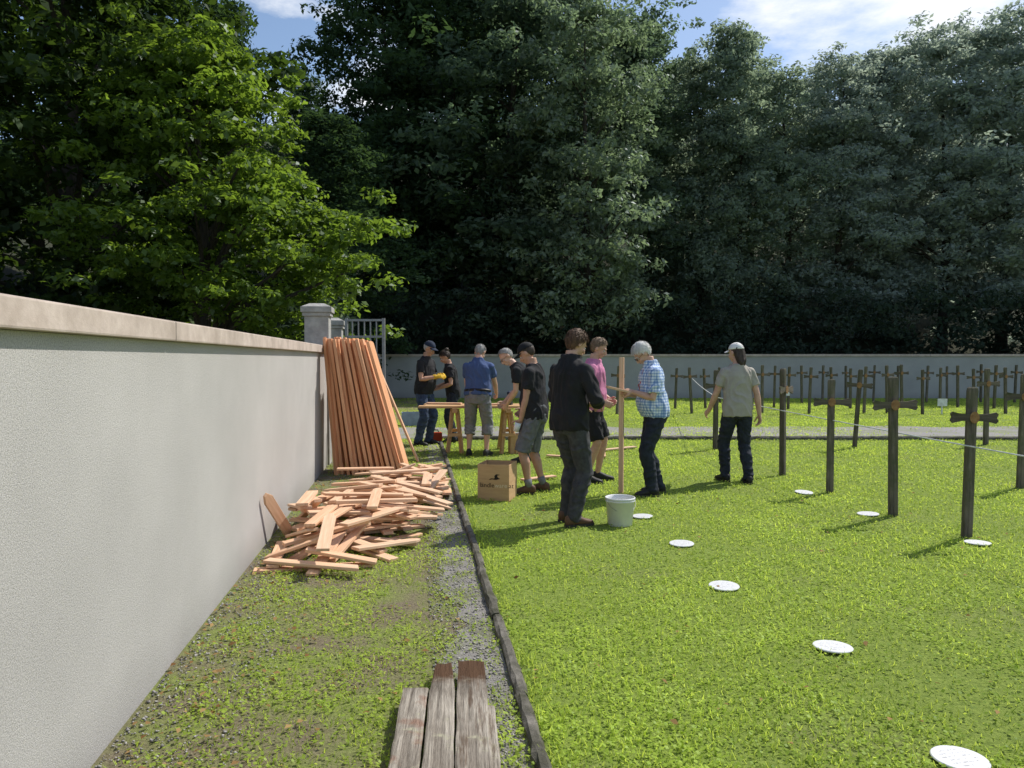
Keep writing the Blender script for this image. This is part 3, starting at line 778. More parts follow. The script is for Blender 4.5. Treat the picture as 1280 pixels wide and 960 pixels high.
# ------------------------------------------------------------------ crosses
crossm=pmat('old_cross_wood',(.075,.062,.05),(.2,.168,.136),scale=3,rough=.95,bump=.9,bscale=10,stretch=(14,14,1),c3=(.09,.095,.05),s3=7,rand=.2)
armm=pmat('old_cross_arm',(.075,.062,.05),(.18,.15,.12),scale=3,rough=.95,bump=.9,bscale=10,stretch=(1,14,14),c3=(.08,.08,.042),s3=7,rand=.2)
plaqm=pmat('rusty_plaque',(.22,.1,.04),(.34,.2,.09),scale=30,rough=.7,bump=.3)
cr0=thing('grave_cross','x','cross')
m=MB(); rr=[]
for z,w,d in ((-.1,.037,.03),(.3,.036,.03),(.8,.035,.029),(1.2,.036,.03),(1.25,.038,.03),(1.275,.035,.027),(1.285,.024,.018)):
    q=.004*noise.noise(Vector((z*5,1,2)))
    rr.append([Vector((x*w+q,y*d,z)) for x,y in ((-1,-.8),(-.8,-1),(.8,-1),(1,-.8),(1,.8),(.8,1),(-.8,1),(-1,.8))])
m.loft(rr); m.build('post',crossm,cr0)
m=MB(); prof=[(-.18,-.05),(-.15,-.042),(-.1,-.03),(0,-.029),(.1,-.03),(.15,-.042),(.18,-.05),(.198,-.028),(.185,0),(.198,.028),(.18,.046),(.15,.038),(.1,.03),(0,.029),(-.1,.03),(-.15,.038),(-.18,.046),(-.198,.028),(-.185,0),(-.198,-.028)]
m.loft([[Vector((x,-.05,1.03+z)) for x,z in prof],[Vector((x,-.0315,1.03+z)) for x,z in prof]]); m.build('cross_arm',armm,cr0,False)
m=MB(); pr=[(.04*math.cos(a),.05*math.sin(a)) for a in [2*math.pi*i/12 for i in range(12)]]
m.loft([[Vector((x,-.054,1.03+z)) for x,z in pr],[Vector((x,-.0505,1.03+z)) for x,z in pr]]); m.build('plaque',plaqm,cr0)
near=[(1208,672,2,'old wooden cross nearest the camera, foremost of the row along the white string',1,0),
 (1116,645,0,'old wooden cross second from the front in the row along the white string',-1,1),
 (1037,616,-8,'old wooden cross with rusty brown arm, third from the front along the white string',0,1),
 (978,594,52,'old wooden cross with arm turned sideways, just right of the white-capped person',1,-1),
 (894,562,10,'old wooden cross just left of the white-capped person',0,1),
 (1068,560,-20,'old wooden cross leaning right, standing alone before the gravel path',3,1),
 (1232,556,6,'old wooden cross before the gravel path above the foremost cross',0,0),
 (1275,610,-12,'old wooden cross cut by the right edge of the photo',1,0)]
first=True; CP=[]
for px,py,yaw,lab,tx,ty in near:
    p=gp(px,py); CP.append(p)
    s=random.uniform(.97,1.03)
    if py==594: s=1.06
    rot=(R(ty*.8),R(tx*1.1),R(yaw-4))
    if first: cr0.location=p; cr0.rotation_euler=rot; cr0['label']=lab; cr0['group']='old grave crosses'; cr0.scale=(s,s,s); first=False
    else: dup(cr0,p,rot,lab,'old grave crosses',(s,s,s))
ordn=['leftmost','second','third','fourth','fifth','sixth','seventh','eighth','ninth','tenth','eleventh','twelfth','thirteenth','fourteenth','fifteenth','sixteenth','seventeenth','eighteenth']
rowsF={'front':(517,[771,862,955,1012,1080,1110,1150,1215,1256]),'middle':(510,[846,880,966,985,1038,1062,1130,1175,1200,1245,1290]),'rear':(503,[897,925,1000,1030,1055,1092,1120,1158,1186,1225,1268])}
FP={}
for rn,(yb,xs) in rowsF.items():
    for i,px in enumerate(xs):
        p=gp(px+random.uniform(-3,3),yb+random.uniform(-1.2,1.2)); FP[px]=p
        s=random.uniform(.93,1.04)
        dup(cr0,p,(R(random.gauss(0,1.2)),R(random.gauss(0,1.8)),R(random.gauss(0,12))),'small dark cross beyond the gravel path, %s from the left in the %s far row'%(ordn[i],rn),'old grave crosses',(s,s,s))
strm=pmat('white_string',(.8,.8,.78),rough=.7)
m=MB(); pts=[]
Z0=Vector((FP[862].x,FP[862].y-.05,.95))
A_=Vector((CP[4].x+.0,CP[4].y-.05,.86)); C4=Vector((CP[3].x-.04,CP[3].y-.07,.83)); C0=Vector((CP[0].x-.04,CP[0].y-.08,.79)); B_=C4+(C0-C4)*2.4
for i in range(8): pts.append(Z0.lerp(A_,i/8)-Vector((0,0,.03*math.sin(math.pi*i/8))))
for i in range(7): pts.append(A_.lerp(C4,i/6))
for i in range(1,25): pts.append(C4.lerp(B_,i/24)-Vector((0,0,.02*math.sin(math.pi*i/24))))
m.tube(pts,[.007]*15+[.006]*(len(pts)-15),6); tag(m.build('string',strm),'white builder string stretched along the row of old crosses','string')
wpaper=pmat('white_paper',(.75,.76,.78),rough=.8)
for px,py,lab in ((981,490,'small white notice on a far cross near the white-capped person'),(1178,503,'small white notice low in the far rows at the right')):
    q=dp(px,py,20); m=MB(); m.box(q,(.26,.012,.2)); m.box(q+Vector((0,.02,-(q.z+.02)/2)),(.03,.02,q.z+.1)); tag(m.build('notice',wpaper),lab,'notice')

# ------------------------------------------------------------------ discs
def discmat():
    m,t,out=nt('white_marker'); p=t.nodes.new('ShaderNodeBsdfPrincipled'); t.links.new(p.outputs[0],out.inputs[0])
    p.inputs['Roughness'].default_value=.5
    v=coords(t)
    w=t.nodes.new('ShaderNodeTexWave'); w.bands_direction='Y'; w.inputs['Scale'].default_value=14; w.inputs['Distortion'].default_value=0; t.links.new(v,w.inputs[0])
    f1=ramp(t,w.outputs['Fac'],(0,0,0),(1,1,1),.72,.78)
    f2=ramp(t,nz(t,coords(t,(1,.36,1)),150,1),(0,0,0),(1,1,1),.5,.53)
    ln=t.nodes.new('ShaderNodeVectorMath'); ln.operation='LENGTH'; t.links.new(v,ln.inputs[0])
    f3=ramp(t,ln.outputs['Value'],(1,1,1),(0,0,0),.066,.07)
    f=mixc(t,1.,mixc(t,1.,f1,f2,'MULTIPLY'),f3,'MULTIPLY')
    t.links.new(mixc(t,f,(.62,.63,.64),(.32,.32,.33)),p.inputs['Base Color']); return m
dm=discmat(); m=MB(); m.lathe([(.02,0),(.094,0),(.097,.004),(.097,.006),(.094,.009),(.085,.0095),(.02,.01)],n=48); dme=m.mesh('marker'); dme.materials.append(dm)
discs=[(1200,948,'round white marker plate at the bottom right corner of the lawn'),(1041,808,'round white marker plate second nearest on the lawn'),(905,732,'round white marker plate in the middle of the lawn'),(852,679,'round white marker plate furthest of the line, right of the bucket'),(1222,678,'round white marker plate at the foot of the nearest cross'),(1085,642,'round white marker plate beside the second cross'),(1005,615,'round white marker plate between the third cross and the white-capped person'),(803,645,'round white marker plate just behind the bucket')]
DP=[]
for px,py,lab in discs:
    p=gp(px,py,.015); o=bpy.data.objects.new('marker_plate',dme); COL.objects.link(o); o.location=(p.x,p.y,.009); o.rotation_euler=(R(random.uniform(-3,4)),R(random.uniform(-3,3)),R(random.uniform(-25,25)))
    tag(o,lab,'marker plate','white marker plates on the lawn'); DP.append((p.x,p.y))

# ------------------------------------------------------------------ bucket, boxes
whitep=pmat('white_plastic',(.72,.73,.72),(.66,.67,.66),rough=.4,spec=.5)
wirem=pmat('wire_metal',(.4,.4,.4),rough=.4,metal=.8)
def bucket(loc,s,label):
    r=thing('bucket',label,'bucket',loc,R(20)); r.scale=(s,s,s)
    m=MB(); m.lathe([(.02,0),(.108,0),(.114,.006),(.133,.225),(.14,.227),(.141,.24),(.135,.243),(.141,.245),(.142,.262),(.137,.265),(.131,.262),(.127,.22),(.11,.012),(.02,.01)],n=40); m.build('pail',whitep,r,True)
    m=MB(); pts=[Vector((.146*math.cos(a),-.02-.1*math.sin(a)*.9,.235-.1*math.sin(a))) for a in [math.pi*i/16 for i in range(17)]]
    m.tube(pts,[.0025]*17,6); m.build('handle',wirem,r)
    for q in (-1,1):
        m=MB(); m.ell((q*.143,-.015,.235),(.008,.014,.014)); m.build('handle_lug',whitep,r,True)
bucket(gp(775,656),.95,'white plastic bucket standing on the lawn beside the black jacket')
card=pmat('cardboard',(.55,.36,.19),(.48,.3,.155),scale=5,rough=.9,bump=.15,bscale=80,stretch=(1,1,6))
inkm=pmat('dark_ink',(.02,.015,.012),rough=.8); inkw=pmat('pale_ink',(.75,.62,.45),rough=.8)
def cardbox(loc,rz,w,d,h,label,text):
    r=thing('cardboard_box',label,'box',loc,R(rz)); t=.006
    for nm,c,s in (('side',(0,-d/2,h/2),(w,t,h)),('side',(0,d/2,h/2),(w,t,h)),('side',(-w/2+t/2,0,h/2),(t,d-t-.002,h)),('side',(w/2-t/2,0,h/2),(t,d-t-.002,h)),('bottom',(0,0,.006),(w-2*t-.002,d-t-.002,.006))):
        m=MB(); m.box(c,s); m.build(nm,card,r)
    if text:
        def txt(s,x,z,size,mt):
            cu=bpy.data.curves.new('lettering','FONT'); cu.body=s; cu.size=size; cu.extrude=.0006; cu.align_x='LEFT'
            o=bpy.data.objects.new('t',cu); COL.objects.link(o); dg=bpy.context.evaluated_depsgraph_get(); me=bpy.data.meshes.new_from_object(o.evaluated_get(dg)); bpy.data.objects.remove(o)
            wd=max(v.co.x for v in me.vertices)
            q=linkmesh('lettering',me,mt,r); q.location=(x,-d/2-t/2-.0012,z); q.rotation_euler=(R(90),0,0)
            return wd
        x=-.148; wd=txt('ländle',x,.14,.068,inkm); wd2=txt('ware',x+wd+.004,.14,.068,inkw); txt('.at',x+wd+wd2+.008,.14,.068,inkm)
        m=MB(); y=-d/2-t/2-.0012
        for poly in ([(-.02,.225),(.03,.22),(.075,.232),(.05,.245),(.02,.24)],[(.015,.238),(.05,.247),(.04,.265),(.075,.275),(.03,.28),(.012,.26)],[(-.05,.215),(-.018,.224),(.0,.238),(-.03,.232)]):
            m.add([(a,y,b) for a,b in poly]+[(a,y+.0008,b) for a,b in poly],[tuple(range(len(poly))),tuple(range(2*len(poly)-1,len(poly)-1,-1))])
        m.build('printed_emblem',inkm,r)
cb=gp(624,626); cardbox((cb.x-.02,cb.y+.17,0),-14,.34,.34,.38,'open brown cardboard box with printed lettering standing on the lawn',True)
cb=gp(646,567); cardbox((cb.x,cb.y+.1,0),10,.24,.22,.3,'smaller cardboard box on the ground by the work table',False)
# ------------------------------------------------------------------ work table
benchw=woodmat('bench_wood',(.6,.4,.22),(.46,.28,.14),(1,.85,.7))
def trestle(x,y,label):
    r=thing('trestle',label,'trestle',(x,y,0),R(4),'trestles under the work table')
    m=MB(); m.box((0,0,.675),(.08,.75,.07)); m.build('top_beam',benchw,r,False,.004)
    for sx in (-1,1):
        for sy in (-1,1):
            m=MB(); a=Vector((sx*.04,sy*.28,.66)); b=Vector((sx*.11,sy*.34,0)); d=(b-a); m.box((a+b)/2,(.035,.06,d.length),d.to_track_quat('Z','Y').to_matrix()); m.build('leg',benchw,r)
    for sy in (-1,1):
        m=MB(); m.box((0,sy*.372,.3),(.2,.02,.05)); m.build('brace',benchw,r)
TY=11.95
trestle(-.92,TY,'wooden trestle under the left end of the work table'); trestle(-.08,TY,'wooden trestle under the right end of the work table')
for k,(dx,lab) in enumerate(((-.05,'front plank of the work table'),(.03,'middle plank of the work table'),(-.02,'rear plank of the work table'))):
    me=stake_mesh(1.75,.2,.035,benchw); along((-1.42+dx,TY-.24+.23*k,.73),(.33+dx,TY-.22+.23*k,.73),me,lab,'plank','planks of the work table','table_plank')
for i,(x,y,yaw,bi,lab) in enumerate(((-.3,TY-.1,.5,2,'short board lying askew on the right of the work table'),(-1.1,TY+.1,-.2,5,'wide short board lying on the left of the work table'))):
    along((x-.25*math.cos(yaw),y-.25*math.sin(yaw),.765),(x+.25*math.cos(yaw),y+.25*math.sin(yaw),.765),BT[bi][3],lab,'board')
r=thing('cordless_drill','dark cordless drill standing on the right of the work table','drill',(-.02,TY+.02,.748),R(70))
m=MB(); m.tube([Vector((-.09,0,.19)),Vector((.05,0,.19))],[.032,.034],12); m.build('motor_housing',cap_navy,r,True)
m=MB(); m.tube([Vector((.06,0,.19)),Vector((.1,0,.19)),Vector((.12,0,.19))],[.024,.02,.01],12); m.build('chuck',shoe_black,r,True)
m=MB(); m.tube([Vector((-.03,0,.18)),Vector((-.055,0,.06))],[.022,.02],10); m.build('handle',shoe_black,r,True)
m=MB(); m.box((-.045,0,.026),(.11,.07,.05)); m.build('battery',shoe_black,r,False,.006)
r=thing('tool_case','red tool case on the ground under the left of the work table','tool case',gp(544,552),R(15))
m=MB(); m.box((0,0,.09),(.24,.13,.16)); m.build('case',red_mat,r,False,.02)
m=MB(); m.tube([Vector((-.06,0,.165)),Vector((-.05,0,.21)),Vector((.05,0,.21)),Vector((.06,0,.165))],[.011]*4,8); m.build('handle',shoe_black,r,True)
r=thing('plastic_crate','grey blue plastic crate on the path beside the navy-capped person','crate',gp(514,532),R(8))
cm=pmat('crate_plastic',(.25,.32,.4),rough=.5)
for c,s in (((0,-.15,.15),(.42,.02,.3)),((0,.15,.15),(.42,.02,.3)),((-.2,0,.15),(.02,.276,.3)),((.2,0,.15),(.02,.276,.3)),((0,0,.02),(.376,.276,.02))):
    m=MB(); m.box(c,s); m.build('side',cm,r)
dR=A8['R'][4]
hand_w=L8(A8['R'][3]+dR*.085)
sx_,sy_=hand_w.x-.012,hand_w.y-.035
me=stake_mesh(1.5,.05,.04,larch); along((sx_,sy_,.0),(sx_+.004,sy_+.01,1.5),me,'upright new wooden stake held by the white-haired person','stake',None,'wooden_stake')
hL=L8(A8['L'][3]+A8['L'][4]*.1); along((hL.x-.2,hL.y-.03,hL.z+.045),(hL.x+.08,hL.y-.0,hL.z-.02),stake_mesh(.28,.1,.025,larch),'short board held up in the hand of the white-haired person','board')
hc=L5(A5['L'][3]+A5['L'][4]*.08)
m=MB(); m.lathe([(.01,0),(.03,0),(.036,.1),(.034,.1),(.028,.006),(.01,.005)],n=24); o=m.build('paper_cup',whitep,None,True); o.location=(hc.x-.02,hc.y-.02,hc.z-.06); o.rotation_euler=(.1,.25,0); tag(o,'white cup held low in the hand of the person in black cap','cup')
for p,q,z,bi,lab in (((742,566),(800,560),.03,0,'loose larch board lying on the grass behind the upright stake'),((755,600),(752,548),.03,4,'loose larch board lying lengthwise behind the pink shirt'),((652,603),(694,598),.03,2,'loose larch board on the grass behind the brown shoes'),((690,572),(735,575),.03,3,'loose larch board on the grass behind the black jacket')):
    a=gp(*p); b=gp(*q); c=(a+b)/2; d=(b-a).normalized()*BT[bi][0]/2; c.z=.03
    along(c-d,c+d,BT[bi][3],lab,'board')

# ------------------------------------------------------------------ vegetation
rng=np.random.default_rng(3)
def leaves(C,rad,n,size,flat=.55,upb=.6,fold=.15,elong=.5):
    k=len(C); idx=np.repeat(np.arange(k),n); N=len(idx)
    u=rng.normal(size=(N,3)); u/=np.linalg.norm(u,axis=1)[:,None]
    r=rng.random(N)**.5
    P=C[idx]+u*(r*rad[idx])[:,None]*np.array([1,1,flat])
    nr=u*.5+np.array([0,0,upb])+rng.normal(size=(N,3))*.55; nr/=np.linalg.norm(nr,axis=1)[:,None]
    t=np.cross(nr,rng.normal(size=(N,3))); t/=np.linalg.norm(t,axis=1)[:,None]; b=np.cross(nr,t)
    s=(size*(.55+.9*rng.random(N)))[:,None]
    V=np.stack([P-t*s,P+b*s*elong+nr*s*fold,P+t*s,P-b*s*elong+nr*s*fold],1).reshape(-1,3)
    ct=rng.random(k); tint=np.clip(.5*rng.random(N)+.5*ct[idx],0,1)
    return V,np.arange(4*N).reshape(-1,4),np.repeat(tint,4)
def crown_centers(H,zb,Rr,nb,sub,spread,power=.6,skew=1.):
    t=rng.random(nb)**skew; z=zb+(H-zb)*t; ang=rng.random(nb)*2*np.pi
    prof=Rr*np.clip(np.sin(np.pi*np.clip(t*.93+.07,0,1)),0,1)**power*(1-.35*t)*1.2
    lump=1+.28*np.sin(3*ang+7*t+rng.random()*6)+.2*np.sin(5*ang-11*t)
    rr=prof*lump*(.35+.65*np.sqrt(rng.random(nb)))
    B=np.stack([rr*np.cos(ang),rr*np.sin(ang),z],1)
    S=np.repeat(B,sub,0)+rng.normal(size=(nb*sub,3))*np.array([spread,spread,spread*.55])
    return B,S
barkm=pmat('bark',(.03,.026,.021),(.065,.055,.045),scale=4,rough=.95,bump=.9,bscale=12,stretch=(5,5,1))
def trunk_mesh(H,r0,B,nl,lean=.02):
    m=MB(); pts=[];rd=[]
    for i in range(11):
        t=i/10; pts.append(Vector((math.sin(t*3)*lean*H,math.sin(t*4.1)*lean*H*.7,-.5+(H*.94+.5)*t))); rd.append(r0*(1-t)**.9*(1+.5*math.exp(-t*14))+.015)
    m.tube(pts,rd,10,False)
    idx=np.random.default_rng(5).choice(len(B),min(nl,len(B)),replace=False)
    for q in idx:
        b=Vector(B[q]); zz=max(.8,b.z-abs(b.xy.length)*.6-.3); t=min(.98,(zz+.5)/(H*.94+.5)); a=pts[int(t*10)].lerp(pts[min(10,int(t*10)+1)],t*10-int(t*10)); a.z=zz
        mid=a.lerp(b,.5)+Vector((0,0,.12*(b-a).length)); rr=r0*(1-t)*.45+.02
        m.tube([a,mid,b],[rr,rr*.6,.012],6,False)
    return m.mesh('trunk')
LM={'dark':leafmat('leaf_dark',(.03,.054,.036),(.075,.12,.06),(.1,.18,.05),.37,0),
 'blue':leafmat('leaf_haze_medium',(.18,.235,.205),(.26,.325,.26),(.36,.46,.29),.54,0),  # sun haze painted into the leaf colour: paler and bluish
 'haze':leafmat('leaf_haze_strong',(.28,.34,.32),(.36,.425,.38),(.46,.55,.42),.56,0),  # strongest painted haze, leaves paled most for the right-hand trees
 'mid':leafmat('leaf_haze_weak',(.08,.115,.09),(.145,.2,.135),(.2,.3,.15),.46,0),  # leaf colour lifted slightly, first step of the painted haze
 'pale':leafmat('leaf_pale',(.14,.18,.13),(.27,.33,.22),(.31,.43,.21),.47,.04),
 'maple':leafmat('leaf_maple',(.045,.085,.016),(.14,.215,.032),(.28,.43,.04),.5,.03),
 'maple_shaded':leafmat('leaf_maple_shaded',(.02,.04,.013),(.055,.09,.022),(.1,.175,.022),.4,.02),  # maple leaf darkened, shade put into the colour
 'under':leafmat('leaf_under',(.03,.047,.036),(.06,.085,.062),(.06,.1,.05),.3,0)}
variants=[]
for vi,(zb,Rr,nb,sub,pw,sk) in enumerate(((2.5,3.3,120,6,.6,1.),(1.5,3.0,120,6,.75,.9),(3.5,3.6,110,7,.55,1.1),(1.,2.7,120,6,.8,.85))):
    B,S=crown_centers(20,zb,Rr,nb,sub,.8,pw,sk)
    V,Q,T=leaves(S,np.full(len(S),.66)*(.7+.6*rng.random(len(S))),44,.13)
    variants.append((V,Q,T,trunk_mesh(20,.26,B,26)))
cache={}
def tree(px,Y,topy,vi,lm,label,wide=1.,group='trees of the wood behind the far wall'):
    p=dp(px,449,Y); gz=.46*max(0,Y-31,-p.x-9.5)-.1
    top=dp(px,topy,Y).z; h=top-gz; s=h/20.6
    r=thing('forest_tree',label,'tree',(p.x,Y,gz),random.random()*6.28,group); r.scale=(s*wide,s*wide,s)
    V,Q,T,tm=variants[vi]; key=(vi,lm)
    if key not in cache: 
        o=npmesh('crown',V,Q,T,LM[lm],r); cache[key]=o.data
    else:
        o=bpy.data.objects.new('crown',cache[key]); COL.objects.link(o); o.parent=r
    o=bpy.data.objects.new('trunk',tm); COL.objects.link(o); o.parent=r
    if not tm.materials: tm.materials.append(barkm)
    return r
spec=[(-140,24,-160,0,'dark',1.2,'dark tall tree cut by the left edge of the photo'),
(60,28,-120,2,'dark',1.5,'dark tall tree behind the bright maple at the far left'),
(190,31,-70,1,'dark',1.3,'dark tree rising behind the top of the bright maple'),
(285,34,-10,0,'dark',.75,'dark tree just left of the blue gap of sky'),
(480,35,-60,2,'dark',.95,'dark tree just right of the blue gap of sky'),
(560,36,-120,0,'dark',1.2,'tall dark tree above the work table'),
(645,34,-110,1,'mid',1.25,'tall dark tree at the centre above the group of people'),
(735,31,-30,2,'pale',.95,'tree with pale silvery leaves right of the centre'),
(795,36,10,3,'mid',1.1,'haze-tinted tree left of the widest sky gap'),
(868,37,66,1,'blue',1.15,'lower haze-tinted tree above the checked shirt'),
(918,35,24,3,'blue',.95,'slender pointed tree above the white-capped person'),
(975,36,78,0,'blue',1.15,'haze-tinted tree under the left of the cloud'),
(1045,35,66,1,'haze',1.15,'haze-tinted tree under the right of the cloud'),
(1105,36,50,3,'haze',1.1,'narrow haze-tinted tree right of the cloud'),
(1175,35,24,2,'haze',1.1,'tall haze-tinted tree second from the right edge'),
(1250,34,8,0,'haze',1.15,'tall haze-tinted tree at the right edge'),
(1340,33,-20,1,'haze',1.2,'haze-tinted tree mostly cut off by the right edge'),
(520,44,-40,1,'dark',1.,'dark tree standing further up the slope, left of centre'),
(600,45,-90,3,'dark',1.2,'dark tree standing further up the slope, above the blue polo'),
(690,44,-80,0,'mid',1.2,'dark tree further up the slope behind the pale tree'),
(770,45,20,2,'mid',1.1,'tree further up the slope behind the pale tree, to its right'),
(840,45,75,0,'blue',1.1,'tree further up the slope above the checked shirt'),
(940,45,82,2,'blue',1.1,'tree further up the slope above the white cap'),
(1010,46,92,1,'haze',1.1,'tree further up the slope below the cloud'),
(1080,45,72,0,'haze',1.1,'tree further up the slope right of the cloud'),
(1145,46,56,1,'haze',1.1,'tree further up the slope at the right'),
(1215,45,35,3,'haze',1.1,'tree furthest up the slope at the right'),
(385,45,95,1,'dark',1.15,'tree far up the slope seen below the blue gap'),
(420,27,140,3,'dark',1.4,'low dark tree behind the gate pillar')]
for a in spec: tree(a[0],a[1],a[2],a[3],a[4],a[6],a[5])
def custom_tree(name,label,loc,H,zb,Rr,nb,sub,spr,lsize,nl,lm,r0,offset=(0,0),lr=.5,pw=.6):
    r=thing(name,label,'tree',loc)
    B,S=crown_centers(H,zb,Rr,nb,sub,spr,pw,1.)
    for arr in (B,S):
        arr[:,0]+=offset[0]*np.clip(1-(arr[:,2]-zb)/(H-zb),0,1)
        arr[:,1]+=offset[1]
    V,Q,T=leaves(S,np.full(len(S),lr)*(.6+.7*rng.random(len(S))),nl,lsize,flat=.4,upb=.9,fold=.2,elong=.55)
    npmesh('crown',V,Q,T,LM[lm],r)
    me=trunk_mesh(H,r0,B,40); me.materials.append(barkm); linkmesh('trunk',me,barkm,r)
custom_tree('maple_tree','bright sunlit maple with yellow green leaves overhanging the wall on the left',(-6.1,14.4,.3),7.1,1.4,2.15,120,6,.42,.066,60,'maple',.16,(.7,0),.34)
custom_tree('maple_tree','large shade-coloured maple filling the upper left corner behind the sunlit one',(-10.0,16.5,.5),13.5,.6,4.2,270,7,.6,.1,46,'maple_shaded',.22,(0,0),.52)
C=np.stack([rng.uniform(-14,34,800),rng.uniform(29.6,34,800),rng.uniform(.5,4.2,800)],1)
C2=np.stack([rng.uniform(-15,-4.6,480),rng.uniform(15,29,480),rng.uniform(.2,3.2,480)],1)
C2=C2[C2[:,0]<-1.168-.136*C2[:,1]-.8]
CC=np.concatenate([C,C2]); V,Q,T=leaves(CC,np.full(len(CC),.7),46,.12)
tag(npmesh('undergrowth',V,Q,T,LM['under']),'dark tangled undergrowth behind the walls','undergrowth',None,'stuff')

# ------------------------------------------------------------------ grass
N=560000
u=rng.random(N); a_,b_=1.9**.7,28.**.7
Y=(a_+u*(b_-a_))**(1/.7); X=(rng.random(N)-.5)*2*(.76*Y+.5)
kd=X-(.46-.131*Y); wd=X-(-1.168-.136*Y)
n1=vnoise(X*.9,Y*.9,1); n2=vnoise(X*3.1,Y*3.1,2); n3=vnoise(X*9,Y*9,3)
patch=.5*n1+.3*n2+.2*n3
prob=np.where(kd>0,np.clip(.3+1.9*(patch-.25),.1,1),np.clip((patch-.34)*4.2,.06,1.))
strip=(kd<-.03)&(kd>-.27-.18*(n2-.5)); prob=np.where(strip,np.clip((patch-.36)*3,.06,.9)*np.where(Y<3.6,2,1),prob)
prob=np.where((kd<0)&(wd<.22),prob*np.clip((wd-.02)/.22,.02,1)*.6,prob)
prob=np.where(np.abs(kd)<.03,.0,prob)
prob=np.where((kd>.03)&(kd<.1),1.,prob)
prob=np.where((Y>13.55)&(Y<16.1+1.1*(n2-.5)),np.clip((patch-.43)*1.8,.05,.6),prob)
keep=(rng.random(N)<prob)&(wd>.01)
for dx,dy in DP: keep&=((X-dx)**2+(Y-dy)**2)>.1**2
X=X[keep];Y=Y[keep];kd=kd[keep];patch=patch[keep];n1=n1[keep];n2=n2[keep];n3=n3[keep]; N=len(X)
far=1+np.clip(Y-4,0,30)/5.5
hgt=(.01+.021*rng.random(N)**1.4)*(1+.9*(patch-.4))*np.where((kd>.03)&(kd<.12),1.7,1)*np.where(kd<0,.85,1)
wid=(.0015+.0015*rng.random(N))*far*1.25
clov=rng.random(N)<.18+.4*np.clip(n2*1.2,0,1)
ang=rng.random(N)*2*np.pi; tilt=np.radians(15+50*rng.random(N))
lx=np.cos(ang);ly=np.sin(ang); la=ang+np.pi/2+rng.normal(size=N)*.5
dxy=np.stack([lx,ly,np.zeros(N)],1)*wid[:,None]
base=np.stack([X,Y,np.full(N,-.002)],1)
tip=base+np.stack([np.cos(la)*np.sin(tilt)*hgt*1.3,np.sin(la)*np.sin(tilt)*hgt*1.3,np.cos(tilt)*hgt*1.3],1)
V=np.stack([base-dxy,base+dxy,tip+dxy*.3,tip-dxy*.3],1)
sz=(.0045+.0055*rng.random(N))*np.sqrt(far); tv=np.stack([np.cos(ang),np.sin(ang),rng.normal(size=N)*.3],1)*sz[:,None]; bv=np.stack([-np.sin(ang),np.cos(ang),rng.normal(size=N)*.3],1)*sz[:,None]
cc=base+np.stack([np.zeros(N),np.zeros(N),.006+hgt*.75],1)
VC=np.stack([cc-tv,cc-bv,cc+tv,cc+bv],1)
V=np.where(clov[:,None,None],VC,V).reshape(-1,3)
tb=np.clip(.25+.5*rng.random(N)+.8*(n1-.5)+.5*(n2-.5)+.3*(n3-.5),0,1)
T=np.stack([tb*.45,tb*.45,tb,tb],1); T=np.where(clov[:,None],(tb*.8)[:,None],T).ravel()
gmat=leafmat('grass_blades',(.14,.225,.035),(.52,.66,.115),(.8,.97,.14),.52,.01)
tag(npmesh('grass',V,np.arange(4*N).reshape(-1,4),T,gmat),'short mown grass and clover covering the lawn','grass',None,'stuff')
N=13000
Y=1.9+rng.random(N)**1.5*9; k=.46-.131*Y; X=k-.04-rng.random(N)**1.2*.34
wl=rng.random(N)<.35; X=np.where(wl,-1.168-.136*Y+.02+rng.random(N)**1.5*.5,X)
s=(.003+.006*rng.random(N)**2); O=np.array([[1,0,0],[0,1,0],[-1,0,0],[0,-1,0],[0,0,.7],[0,0,-.7]])
V=(O[None]*(1+.35*rng.normal(size=(N,6,1)))*s[:,None,None]+np.stack([X,Y,s*.4+.003],1)[:,None]).reshape(-1,3)
Fq=np.array([[0,1,4],[1,2,4],[2,3,4],[3,0,4],[1,0,5],[2,1,5],[3,2,5],[0,3,5]]); Q=(Fq[None]+6*np.arange(N)[:,None,None]).reshape(-1,3)
pm,t,out=nt('pebbles'); p=t.nodes.new('ShaderNodeBsdfPrincipled'); t.links.new(p.outputs[0],out.inputs[0]); p.inputs['Roughness'].default_value=.9
at_=t.nodes.new('ShaderNodeAttribute'); at_.attribute_name='tint'; t.links.new(mixc(t,at_.outputs['Fac'],(.13,.12,.11),(.42,.4,.38)),p.inputs['Base Color'])
tag(npmesh('pebbles',V,Q,np.repeat(rng.random(N),6),pm),'loose grey gravel stones along the kerb','gravel',None,'stuff')
N=800
Y=2.2+rng.random(N)**1.4*8; lf=rng.random(N)<.75
X=np.where(lf,(-1.168-.136*Y)+.03+rng.random(N)*(1.6)*rng.random(N)**.8,(.5-.131*Y)+rng.random(N)*5)
ang=rng.random(N)*6.28; s=.008+.014*rng.random(N)
tv=np.stack([np.cos(ang),np.sin(ang),rng.normal(size=N)*.3],1)*s[:,None]; bv=np.stack([-np.sin(ang),np.cos(ang),rng.normal(size=N)*.3],1)*s[:,None]*.6
c=np.stack([X,Y,.012+.016*rng.random(N)],1); up=np.array([0,0,1])*s[:,None]*.25
V=np.stack([c-tv,c-bv+up,c+tv,c+bv+up],1).reshape(-1,3)
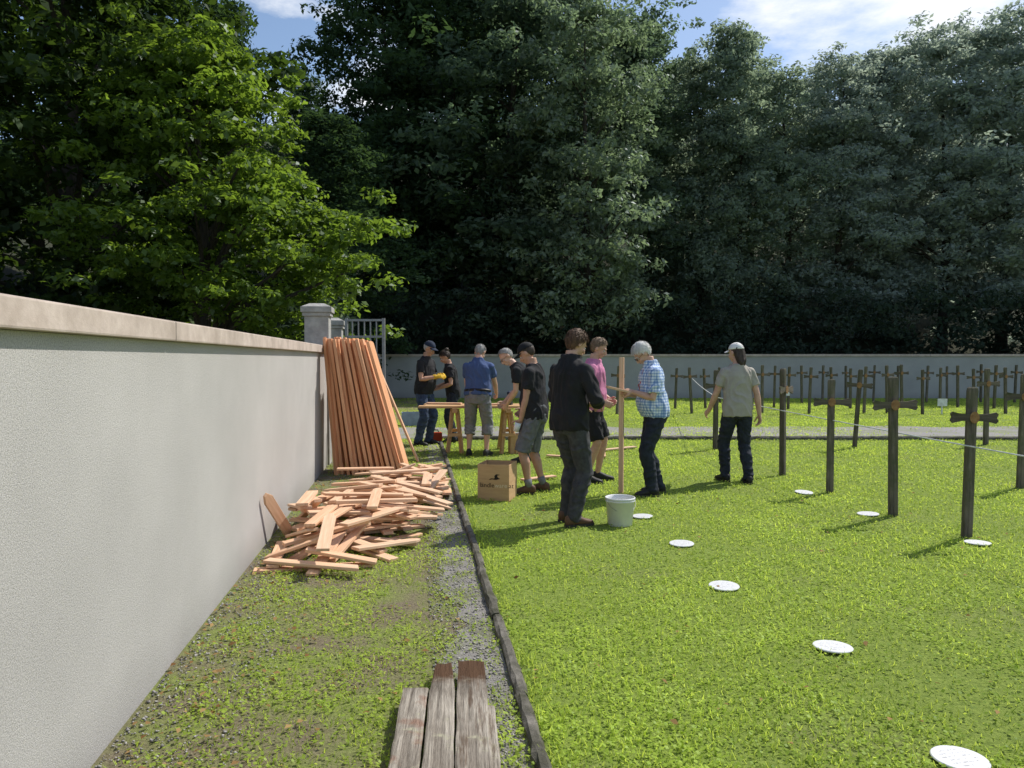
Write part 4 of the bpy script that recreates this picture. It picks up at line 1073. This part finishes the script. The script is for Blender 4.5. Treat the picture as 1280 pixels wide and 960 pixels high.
tag(npmesh('fallen_leaves',V,np.arange(4*N).reshape(-1,4),np.repeat(rng.random(N),4),leafmat('dry_leaf',(.16,.085,.035),(.4,.27,.12),(.3,.18,.06),.25,.0)),'dry brown leaves scattered on the ground','fallen leaves',None,'stuff')

# ------------------------------------------------------------------ light, world, camera
SD=Vector((.8*math.cos(R(50)),.6*math.cos(R(50)),math.sin(R(50)))).normalized()
sl=bpy.data.lights.new('sun','SUN'); sl.energy=5; sl.angle=R(.5); sl.color=(1,.95,.87)
so=bpy.data.objects.new('sun',sl); COL.objects.link(so); so.rotation_euler=SD.to_track_quat('Z','Y').to_euler(); so.location=(20,20,40)
w=bpy.data.worlds.new('World'); scene.world=w; w.use_nodes=True; t=w.node_tree; t.nodes.clear()
out=t.nodes.new('ShaderNodeOutputWorld'); bg=t.nodes.new('ShaderNodeBackground'); t.links.new(bg.outputs[0],out.inputs[0])
sk=t.nodes.new('ShaderNodeTexSky'); sk.sky_type='NISHITA'; sk.sun_disc=False; sk.sun_elevation=R(50); sk.sun_rotation=math.atan2(.8,.6)
sk.air_density=1.; sk.dust_density=.8; sk.ozone_density=1.5
tc=t.nodes.new('ShaderNodeTexCoord'); mp=t.nodes.new('ShaderNodeMapping'); mp.inputs['Scale'].default_value=(1,1,2.6); t.links.new(tc.outputs['Generated'],mp.inputs[0])
cl=ramp(t,nz(t,mp.outputs[0],3.2,8,.6),(0,0,0),(1,1,1),.52,.66)
t.links.new(mixc(t,cl,sk.outputs[0],(7.,7.2,7.5)),bg.inputs[0]); bg.inputs[1].default_value=.15
cam=bpy.data.cameras.new('camera'); cam.sensor_width=36; cam.lens=F/1280*36; cam.clip_end=800; cam.clip_start=.05
co=bpy.data.objects.new('camera',cam); COL.objects.link(co); co.location=(0,0,H0); co.rotation_euler=(R(90)-PITCH,0,0); scene.camera=co
if ZOOM:
    cam.lens*=ZOOM[2]; co.rotation_euler=ray(ZOOM[0],ZOOM[1]).to_track_quat('-Z','Y').to_euler()
scene.view_settings.view_transform='Standard'; scene.view_settings.look='None'; scene.view_settings.exposure=0
